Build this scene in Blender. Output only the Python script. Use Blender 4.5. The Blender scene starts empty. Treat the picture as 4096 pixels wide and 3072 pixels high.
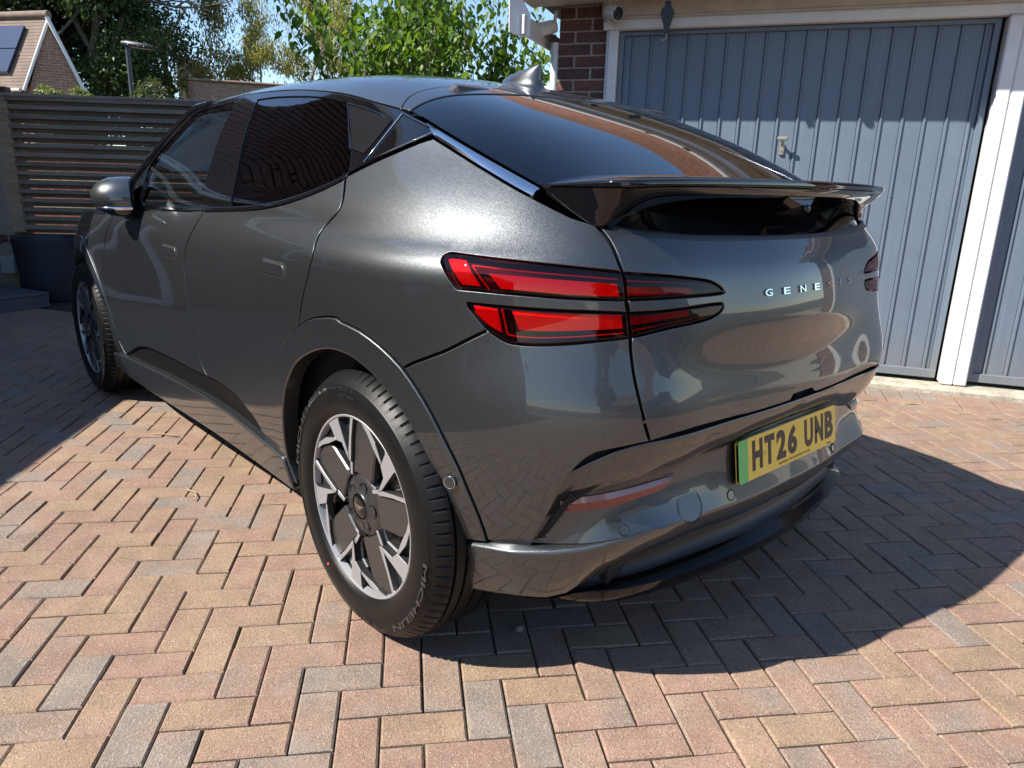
import bpy, bmesh, math, random
import numpy as np
from mathutils import Vector, Matrix
from mathutils.geometry import delaunay_2d_cdt

scn = bpy.context.scene
col = scn.collection
R_ = math.radians

# ------------------------------------------------------------------ camera, sky, sun, exposure
# World frame: origin on the ground under the car's rear axle, +X to the car's nose, +Y to its left, metres.
CAM_POS = Vector((-1.5762, 1.8028, 1.2185))
CAM_RIGHT = Vector((-0.66395, -0.74727, 0.02657))
CAM_FWD = Vector((0.71460, -0.64497, -0.27138))
CAM_RIGHT.normalize(); CAM_FWD = (CAM_FWD - CAM_RIGHT * CAM_FWD.dot(CAM_RIGHT)).normalized()
CAM_UP = CAM_RIGHT.cross(CAM_FWD)
cd = bpy.data.cameras.new('camera'); cam = bpy.data.objects.new('camera', cd); col.objects.link(cam)
cam.matrix_world = Matrix(((CAM_RIGHT.x, CAM_UP.x, -CAM_FWD.x, CAM_POS.x), (CAM_RIGHT.y, CAM_UP.y, -CAM_FWD.y, CAM_POS.y),
                           (CAM_RIGHT.z, CAM_UP.z, -CAM_FWD.z, CAM_POS.z), (0, 0, 0, 1)))
cd.sensor_width = 36; cd.lens = 36 * 2895.3 / 4096; cd.clip_start = .05; cd.clip_end = 2000
scn.camera = cam
SUN_TO = Vector((.35, .90, 1.0)).normalized()
w = bpy.data.worlds.new('World'); scn.world = w; w.use_nodes = True
nt = w.node_tree; bg = nt.nodes['Background']
sky = nt.nodes.new('ShaderNodeTexSky'); sky.sky_type = 'NISHITA'; sky.sun_disc = False
sky.sun_elevation = math.asin(SUN_TO.z); sky.sun_rotation = math.atan2(SUN_TO.x, SUN_TO.y)
sky.air_density = 1.0; sky.dust_density = .15; sky.ozone_density = 3.5; sky.altitude = 20
bg.inputs[1].default_value = .112
nt.links.new(sky.outputs[0], bg.inputs[0])
sl = bpy.data.lights.new('sun', 'SUN'); sl.energy = 5.0; sl.angle = R_(.53); sl.color = (1, .945, .86)
so = bpy.data.objects.new('sun', sl); col.objects.link(so)
so.rotation_euler = SUN_TO.to_track_quat('Z', 'Y').to_euler(); so.location = (0, 0, 30)
scn.view_settings.view_transform = 'Standard'; scn.view_settings.look = 'None'
scn.view_settings.exposure = 0.95; scn.view_settings.gamma = 1.0
scn.render.engine = 'CYCLES'
scn.cycles.max_bounces = 10; scn.cycles.transparent_max_bounces = 16; scn.cycles.glossy_bounces = 5
scn.cycles.caustics_reflective = False; scn.cycles.caustics_refractive = False
scn.cycles.sample_clamp_indirect = 6

# ------------------------------------------------------------------ helpers: tags, materials, meshes
rng = random.Random(7)
def tag(o, label=None, cat=None, group=None, kind=None):
    if label: o['label'] = label
    if cat: o['category'] = cat
    if group: o['group'] = group
    if kind: o['kind'] = kind
    return o
def empty(name, loc=(0, 0, 0), label=None, cat=None, group=None, rz=0.0):
    o = bpy.data.objects.new(name, None); col.objects.link(o); o.location = loc; o.rotation_euler = (0, 0, rz)
    o.empty_display_size = .1
    return tag(o, label, cat, group)
def link(name, me, mat=None, parent=None):
    o = bpy.data.objects.new(name, me); col.objects.link(o)
    if mat is not None:
        ms = mat if isinstance(mat, (list, tuple)) else [mat]
        if not me.materials:
            for m in ms: me.materials.append(m)
    if parent is not None: o.parent = parent
    return o
class MB:
    """collects shapes into one mesh"""
    def __init__(s): s.v = []; s.f = []; s.m = []; s.sm = []
    def add(s, vs, fs, mi=0, smooth=False):
        b = len(s.v); s.v += [tuple(p) for p in vs]
        for f in fs: s.f.append(tuple(b + i for i in f)); s.m.append(mi); s.sm.append(smooth)
        return s
    def box(s, c, d, rz=0.0, mi=0, M=None):
        x, y, z = d[0] / 2, d[1] / 2, d[2] / 2
        ca, sa = math.cos(rz), math.sin(rz); vs = []
        for k in ((-x, -y, -z), (x, -y, -z), (x, y, -z), (-x, y, -z), (-x, -y, z), (x, -y, z), (x, y, z), (-x, y, z)):
            p = Vector((k[0] * ca - k[1] * sa, k[0] * sa + k[1] * ca, k[2]))
            if M is not None: p = M @ Vector(k)
            vs.append((p.x + c[0], p.y + c[1], p.z + c[2]))
        return s.add(vs, ((0, 3, 2, 1), (4, 5, 6, 7), (0, 1, 5, 4), (1, 2, 6, 5), (2, 3, 7, 6), (3, 0, 4, 7)), mi)
    def bbox(s, c, d, b=.004, M=None, mi=0):
        """box with chamfered edges, M an optional 3x3"""
        x, y, z = d[0] / 2, d[1] / 2, d[2] / 2; vs = []
        b = min(b, x * .9, y * .9, z * .9)
        for sx in (-1, 1):
            for sy in (-1, 1):
                for sz in (-1, 1):
                    vs += [(sx * x, sy * (y - b), sz * (z - b)), (sx * (x - b), sy * y, sz * (z - b)), (sx * (x - b), sy * (y - b), sz * z)]
        if M is not None: vs = [tuple(M @ Vector(p)) for p in vs]
        vs = [(p[0] + c[0], p[1] + c[1], p[2] + c[2]) for p in vs]
        def i(sx, sy, sz, k): return ((sx > 0) * 4 + (sy > 0) * 2 + (sz > 0)) * 3 + k
        fs = []
        for q in (-1, 1):
            a = [i(q, -1, -1, 0), i(q, 1, -1, 0), i(q, 1, 1, 0), i(q, -1, 1, 0)]; fs.append(a if q > 0 else a[::-1])
            a = [i(-1, q, -1, 1), i(-1, q, 1, 1), i(1, q, 1, 1), i(1, q, -1, 1)]; fs.append(a if q > 0 else a[::-1])
            a = [i(-1, -1, q, 2), i(1, -1, q, 2), i(1, 1, q, 2), i(-1, 1, q, 2)]; fs.append(a if q > 0 else a[::-1])
        for p in (-1, 1):
            for q in (-1, 1):
                for (ax, k0, k1) in ((0, 1, 2), (1, 0, 2), (2, 0, 1)):
                    def pt(t, k):
                        v = [0, 0, 0]; v[ax] = t
                        o = [j for j in range(3) if j != ax]; v[o[0]] = p; v[o[1]] = q
                        return i(v[0], v[1], v[2], k)
                    a = [pt(-1, k0), pt(1, k0), pt(1, k1), pt(-1, k1)]
                    flip = (p * q > 0) if ax != 1 else (p * q < 0)
                    fs.append(a if flip else a[::-1])
                for r in (-1, 1):
                    a = [i(p, q, r, 0), i(p, q, r, 1), i(p, q, r, 2)]; fs.append(a if p * q * r > 0 else a[::-1])
        return s.add(vs, fs, mi)
    def tube(s, pts, rad, n=8, cap=True, mi=0):
        P = [Vector(p) for p in pts]; k = len(P)
        rs = rad if isinstance(rad, (list, tuple)) else [rad] * k
        t0 = (P[1] - P[0]).normalized(); u = t0.orthogonal().normalized(); vs = []; fs = []
        for i in range(k):
            t = (P[min(i + 1, k - 1)] - P[max(i - 1, 0)]).normalized()
            u = (u - t * u.dot(t)); u = u.normalized() if u.length > 1e-6 else t.orthogonal().normalized(); w_ = t.cross(u)
            for j in range(n):
                a = 2 * math.pi * j / n; vs.append(P[i] + (u * math.cos(a) + w_ * math.sin(a)) * rs[i])
        for i in range(k - 1):
            for j in range(n):
                a, b = i * n + j, i * n + (j + 1) % n; fs.append((a, b, b + n, a + n))
        s.add(vs, fs, mi, True)
        if cap: s.add(vs[:n], [tuple(range(n))[::-1]], mi); s.add(vs[-n:], [tuple(range(n))], mi)
        return s
    def prism(s, poly, a0, a1, axis='z', mi=0):
        """extrude a 2D polygon along an axis from a0 to a1; axis x: (y,z), y: (x,z), z: (x,y)"""
        def p3(q, a): return {'x': (a, q[0], q[1]), 'y': (q[0], a, q[1]), 'z': (q[0], q[1], a)}[axis]
        n = len(poly); vs = [p3(q, a0) for q in poly] + [p3(q, a1) for q in poly]
        fs = [tuple(range(n))[::-1], tuple(range(n, 2 * n))] + [(i, (i + 1) % n, n + (i + 1) % n, n + i) for i in range(n)]
        return s.add(vs, fs, mi)
    def lathe(s, prof, n=64, axis='y', c=(0, 0, 0), mi=0, rfun=None, close=False):
        """prof: list of (r, a) spun about an axis through c"""
        vs = []; fs = []; k = len(prof)
        for j in range(n):
            t = 2 * math.pi * j / n
            for i, (r, a) in enumerate(prof):
                if rfun: r = rfun(i, j, r)
                x, y = r * math.cos(t), r * math.sin(t)
                vs.append({'y': (c[0] + x, c[1] + a, c[2] + y), 'z': (c[0] + x, c[1] + y, c[2] + a), 'x': (c[0] + a, c[1] + x, c[2] + y)}[axis])
        for j in range(n):
            for i in range(k if close else k - 1):
                a = j * k + i; b = ((j + 1) % n) * k + i; a2 = j * k + (i + 1) % k; b2 = ((j + 1) % n) * k + (i + 1) % k
                fs.append((a, b, b2, a2))
        return s.add(vs, fs, mi, True)
    def mesh(s, name, recalc=False, auto=None):
        me = bpy.data.meshes.new(name); me.from_pydata(s.v, [], s.f)
        me.polygons.foreach_set('material_index', s.m); me.polygons.foreach_set('use_smooth', s.sm)
        if recalc:
            bm = bmesh.new(); bm.from_mesh(me); bmesh.ops.recalc_face_normals(bm, faces=bm.faces); bm.to_mesh(me); bm.free()
        me.update()
        if auto is not None:
            me.polygons.foreach_set('use_smooth', [True] * len(me.polygons))
            me.set_sharp_from_angle(angle=R_(auto))
        return me
    def build(s, name, mat, parent=None, recalc=False, auto=None):
        return link(name, s.mesh(name, recalc, auto), mat, parent)

# ---- materials
def N(nt, t, **k):
    n = nt.nodes.new('ShaderNode' + t)
    for a, v in k.items():
        if a.startswith('i_'): n.inputs[a[2:].replace('_', ' ')].default_value = v
        else: setattr(n, a, v)
    return n
def newmat(name):
    m = bpy.data.materials.new(name); m.use_nodes = True
    return m, m.node_tree, m.node_tree.nodes['Principled BSDF']
def pmat(name, c, rough=.5, metal=0.0, coat=0.0, spec=.5, noise=None, bump=None, trans=0.0, emit=None):
    m, nt, b = newmat(name)
    b.inputs['Base Color'].default_value = (*c, 1); b.inputs['Roughness'].default_value = rough
    b.inputs['Metallic'].default_value = metal; b.inputs['Coat Weight'].default_value = coat; b.inputs['Coat Roughness'].default_value = .02
    b.inputs['Specular IOR Level'].default_value = spec
    if trans: b.inputs['Transmission Weight'].default_value = trans
    if emit: b.inputs['Emission Color'].default_value = (*emit[:3], 1); b.inputs['Emission Strength'].default_value = emit[3]
    if noise or bump:
        tc = N(nt, 'TexCoord')
    if noise:   # (scale, amount): brightness mottling
        nz = N(nt, 'TexNoise', i_Scale=noise[0], i_Detail=6.0, i_Roughness=.65); nt.links.new(tc.outputs['Object'], nz.inputs['Vector'])
        mr = N(nt, 'MapRange'); mr.inputs[1].default_value = .3; mr.inputs[2].default_value = .7
        mr.inputs[3].default_value = 1 - noise[1]; mr.inputs[4].default_value = 1 + noise[1]
        nt.links.new(nz.outputs[0], mr.inputs[0])
        mx = N(nt, 'MixRGB', blend_type='MULTIPLY'); mx.inputs[0].default_value = 1; mx.inputs[1].default_value = (*c, 1)
        nt.links.new(mr.outputs[0], mx.inputs[2]); nt.links.new(mx.outputs[0], b.inputs['Base Color'])
    if bump:    # (scale, strength)
        nz = N(nt, 'TexNoise', i_Scale=bump[0], i_Detail=5.0); nt.links.new(tc.outputs['Object'], nz.inputs['Vector'])
        bp = N(nt, 'Bump', i_Strength=bump[1], i_Distance=.01); nt.links.new(nz.outputs[0], bp.inputs['Height'])
        nt.links.new(bp.outputs[0], b.inputs['Normal'])
    return m
# ------------------------------------------------------------------ car body surface
# ---- shared surface code (numpy only) ----
def nspl_mat(x):
    x=np.asarray(x,float); n=len(x); h=np.diff(x)
    A=np.eye(n); B=np.zeros((n,n))
    for i in range(1,n-1):
        A[i,i-1]=h[i-1]; A[i,i]=2*(h[i-1]+h[i]); A[i,i+1]=h[i]
        B[i,i-1]=6/h[i-1]; B[i,i+1]=6/h[i]; B[i,i]=-6/h[i-1]-6/h[i]
    return np.linalg.solve(A,B)
class Spl:
    def __init__(s,x,Y):
        s.x=np.asarray(x,float); s.Y=np.asarray(Y,float); s.M=nspl_mat(s.x)@s.Y
    def __call__(s,t):
        t=np.asarray(t,float); k=np.clip(np.searchsorted(s.x,t)-1,0,len(s.x)-2)
        h=s.x[k+1]-s.x[k]; a=(s.x[k+1]-t)/h; b=(t-s.x[k])/h
        if s.Y.ndim>1: a=a[...,None]; b=b[...,None]; h=h[...,None]
        return a*s.Y[k]+b*s.Y[k+1]+((a**3-a)*s.M[k]+(b**3-b)*s.M[k+1])*h*h/6
# plan path of left half, from front to rear centre line
P0=np.array([(3.66,.30),(3.62,.55),(3.48,.76),(3.25,.87),(2.9,.915),(2.4,.922),(1.8,.922),(1.2,.922),(.6,.928),(.25,.936),(0,.936),(-.13,.921),(-.30,.876),(-.47,.790),(-.565,.70),(-.630,.60),(-.685,.365),(-.711,.18),(-.720,0),(-.711,-.18)],float)
_c=np.concatenate([[0],np.cumsum(np.hypot(*np.diff(P0,axis=0).T))])
S0=_c-_c[10]            # s=0 at rear axle station, grows to the rear
PS=Spl(S0,P0)
SC=S0[18]               # s of rear centre line
ZL=np.array([0.15, 0.3, 0.42, 0.55, 0.66, 0.74, 0.82, 0.9, 0.98, 1.05, 1.085, 1.12, 1.2, 1.3, 1.42, 1.5])
INS={ # station index : insets per level
0:[0.1, 0.05, 0.03, 0.01, 0, 0.01, 0.02, 0.06, 0.12, 0.2, 0.2496, 0.3, 0.4, 0.5, 0.6, 0.7],
1:[0.1, 0.05, 0.03, 0.01, 0, 0.01, 0.02, 0.06, 0.12, 0.2, 0.2496, 0.3, 0.4, 0.5, 0.6, 0.7],
3:[0.1, 0.05, 0.03, 0.01, 0, 0, 0.01, 0.03, 0.07, 0.13, 0.1663, 0.2, 0.25, 0.3, 0.4, 0.45],
4:[0.09, 0.04, 0.02, 0.005, -0.008, -0.01, -0.004, 0.018, 0.05, 0.09, 0.1141, 0.14, 0.2, 0.26, 0.33, 0.38],
5:[0.07, 0.035, 0.02, 0.008, 0, -0.002, 0.0, 0.006, 0.02, 0.05, 0.0674, 0.085, 0.125, 0.175, 0.25, 0.31],
7:[0.06, 0.035, 0.022, 0.01, 0.001, -0.001, -0.001, 0.004, 0.014, 0.035, 0.049, 0.065, 0.108, 0.165, 0.25, 0.315],
8:[0.06, 0.035, 0.02, 0.012, 0.004, 0.001, -0.001, 0.0, 0.008, 0.03, 0.0504, 0.064, 0.112, 0.178, 0.27, 0.335],
9:[0.07, 0.04, 0.02, 0.012, 0.006, 0.003, 0.001, -0.001, 0.002, 0.024, 0.0536, 0.07, 0.122, 0.2, 0.295, 0.36],
10:[0.09, 0.05, 0.02, 0.012, 0.007, 0.004, 0.002, 0, 0.003, 0.025, 0.0588, 0.08, 0.138, 0.225, 0.32, 0.39],
11:[0.09, 0.05, 0.02, 0.006, 0.001, 0.001, 0.001, 0, 0.003, 0.025, 0.0607, 0.084, 0.144, 0.237, 0.33, 0.4],
12:[0.09, 0.045, 0.01, -0.006, -0.012, -0.01, -0.004, 0, 0.003, 0.023, 0.0576, 0.084, 0.15, 0.245, 0.34, 0.41],
13:[0.09, 0.04, 0, -0.024, -0.034, -0.032, -0.018, -0.003, 0.002, 0.019, 0.0496, 0.08, 0.15, 0.25, 0.35, 0.42],
14:[0.08, 0.03, -0.01, -0.035, -0.046, -0.045, -0.028, -0.008, 0.001, 0.016, 0.0391, 0.07, 0.148, 0.25, 0.35, 0.42],
15:[0.08, 0.03, -0.01, -0.035, -0.048, -0.047, -0.028, -0.01, 0, 0.016, 0.0377, 0.066, 0.14, 0.25, 0.35, 0.42],
16:[0.08, 0.03, 0, -0.02, -0.026, -0.022, -0.008, -0.009, 0, 0.018, 0.0382, 0.065, 0.14, 0.25, 0.35, 0.42],
17:[0.08, 0.03, 0.01, -0.008, -0.012, -0.006, 0.003, -0.009, 0, 0.02, 0.0399, 0.066, 0.14, 0.25, 0.35, 0.42],
18:[0.08, 0.03, 0.01, -0.004, -0.008, -0.001, 0.006, -0.009, 0, 0.02, 0.0399, 0.066, 0.14, 0.25, 0.35, 0.42],
}
_k=sorted(INS); SI=S0[_k]; TAB=np.array([INS[i] for i in _k])
# mirror beyond centre for a flat tangent at the centre line
SI=np.concatenate([SI,2*SC-SI[-2:-5:-1]]); TAB=np.vstack([TAB,TAB[-2:-5:-1]])
_zs=Spl(ZL,TAB.T); _MS=nspl_mat(SI)
def inset(s,z):
    v=_zs(z)                       # (...,m)
    D=v@_MS.T
    k=np.clip(np.searchsorted(SI,s)-1,0,len(SI)-2)
    h=SI[k+1]-SI[k]; a=(SI[k+1]-s)/h; b=(s-SI[k])/h
    g=lambda A,i: np.take_along_axis(A,np.asarray(i)[...,None],-1)[...,0]
    return a*g(v,k)+b*g(v,k+1)+((a**3-a)*g(D,k)+(b**3-b)*g(D,k+1))*h*h/6
def planN(s):
    d=(PS(s+1e-4)-PS(s-1e-4)); d/=np.linalg.norm(d,axis=-1,keepdims=True)
    # travelling from front to rear along left side: inward (towards car axis) 
    return np.stack([-d[...,1],d[...,0]],-1)
def Babs(s,z,a):
    """point on the plan path s pushed inwards by a, at height z; past the rear centre line the path is mirrored"""
    s=np.asarray(s,float); z=np.asarray(z,float)+0*s; m=np.where(s>SC,-1.0,1.0); q=np.where(s>SC,2*SC-s,s)
    p=PS(q)+planN(q)*(np.asarray(a,float)+0*s)[...,None]
    return np.stack([p[...,0],p[...,1]*m,z],-1)
def B(s,z,off=0.0):
    s=np.asarray(s,float); z=np.asarray(z,float)
    return Babs(s,z,inset(np.where(s>SC,2*SC-s,s),z)+off)
def Bn(s,z):
    e=2e-3
    du=B(s+e,z)-B(s-e,z); dv=B(s,z+e)-B(s,z-e)
    n=np.cross(du,dv); n/=np.linalg.norm(n,axis=-1,keepdims=True)
    return n
# roof / rear glass: z = T(x,y), hung between the rail lines of both sides
TX=np.array([-0.62, -0.45, -0.2, 0.0, 0.2, 0.46, 0.8, 1.15, 1.5, 1.8, 2.1, 2.4, 2.7])
TC=np.array([1.15, 1.237, 1.358, 1.432, 1.49, 1.541, 1.567, 1.574, 1.561, 1.51, 1.385, 1.215, 1.04])
_tc=Spl(TX,TC)
EX=np.array([-0.383, -0.2, 0.0, 0.15, 0.3, 0.46, 0.65, 0.9, 1.2, 1.4, 1.55, 1.65, 1.75, 1.85, 1.95, 2.02, 2.3])
EY=np.array([0.6638, 0.6798, 0.6745, 0.6595, 0.6478, 0.6323, 0.6176, 0.6043, 0.6045, 0.6179, 0.6339, 0.644, 0.6682, 0.771, 0.8117, 0.8265, 0.86])
EZ=np.array([1.2033, 1.2715, 1.3421, 1.3882, 1.4162, 1.4459, 1.4716, 1.4941, 1.5031, 1.4971, 1.4861, 1.4789, 1.4534, 1.3165, 1.2366, 1.1952, 1.02])
_ey=Spl(EX,EY); _ez=Spl(EX,EZ); TA=.33
def Tz(x,y):
    q=np.abs(y)/_ey(x)
    return _tc(x)-(_tc(x)-_ez(x))*(TA*q**2+(1-TA)*q**6)
def T(x,y,off=0.):
    x=np.asarray(x,float); y=np.asarray(y,float)
    return np.stack([x,y,Tz(x,y)-off],-1)
def Tn(x,y):
    e=2e-3
    a=T(x+e,y)-T(x-e,y); b=T(x,y+e)-T(x,y-e)
    n=np.cross(a,b); return n/np.linalg.norm(n,axis=-1,keepdims=True)
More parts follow.
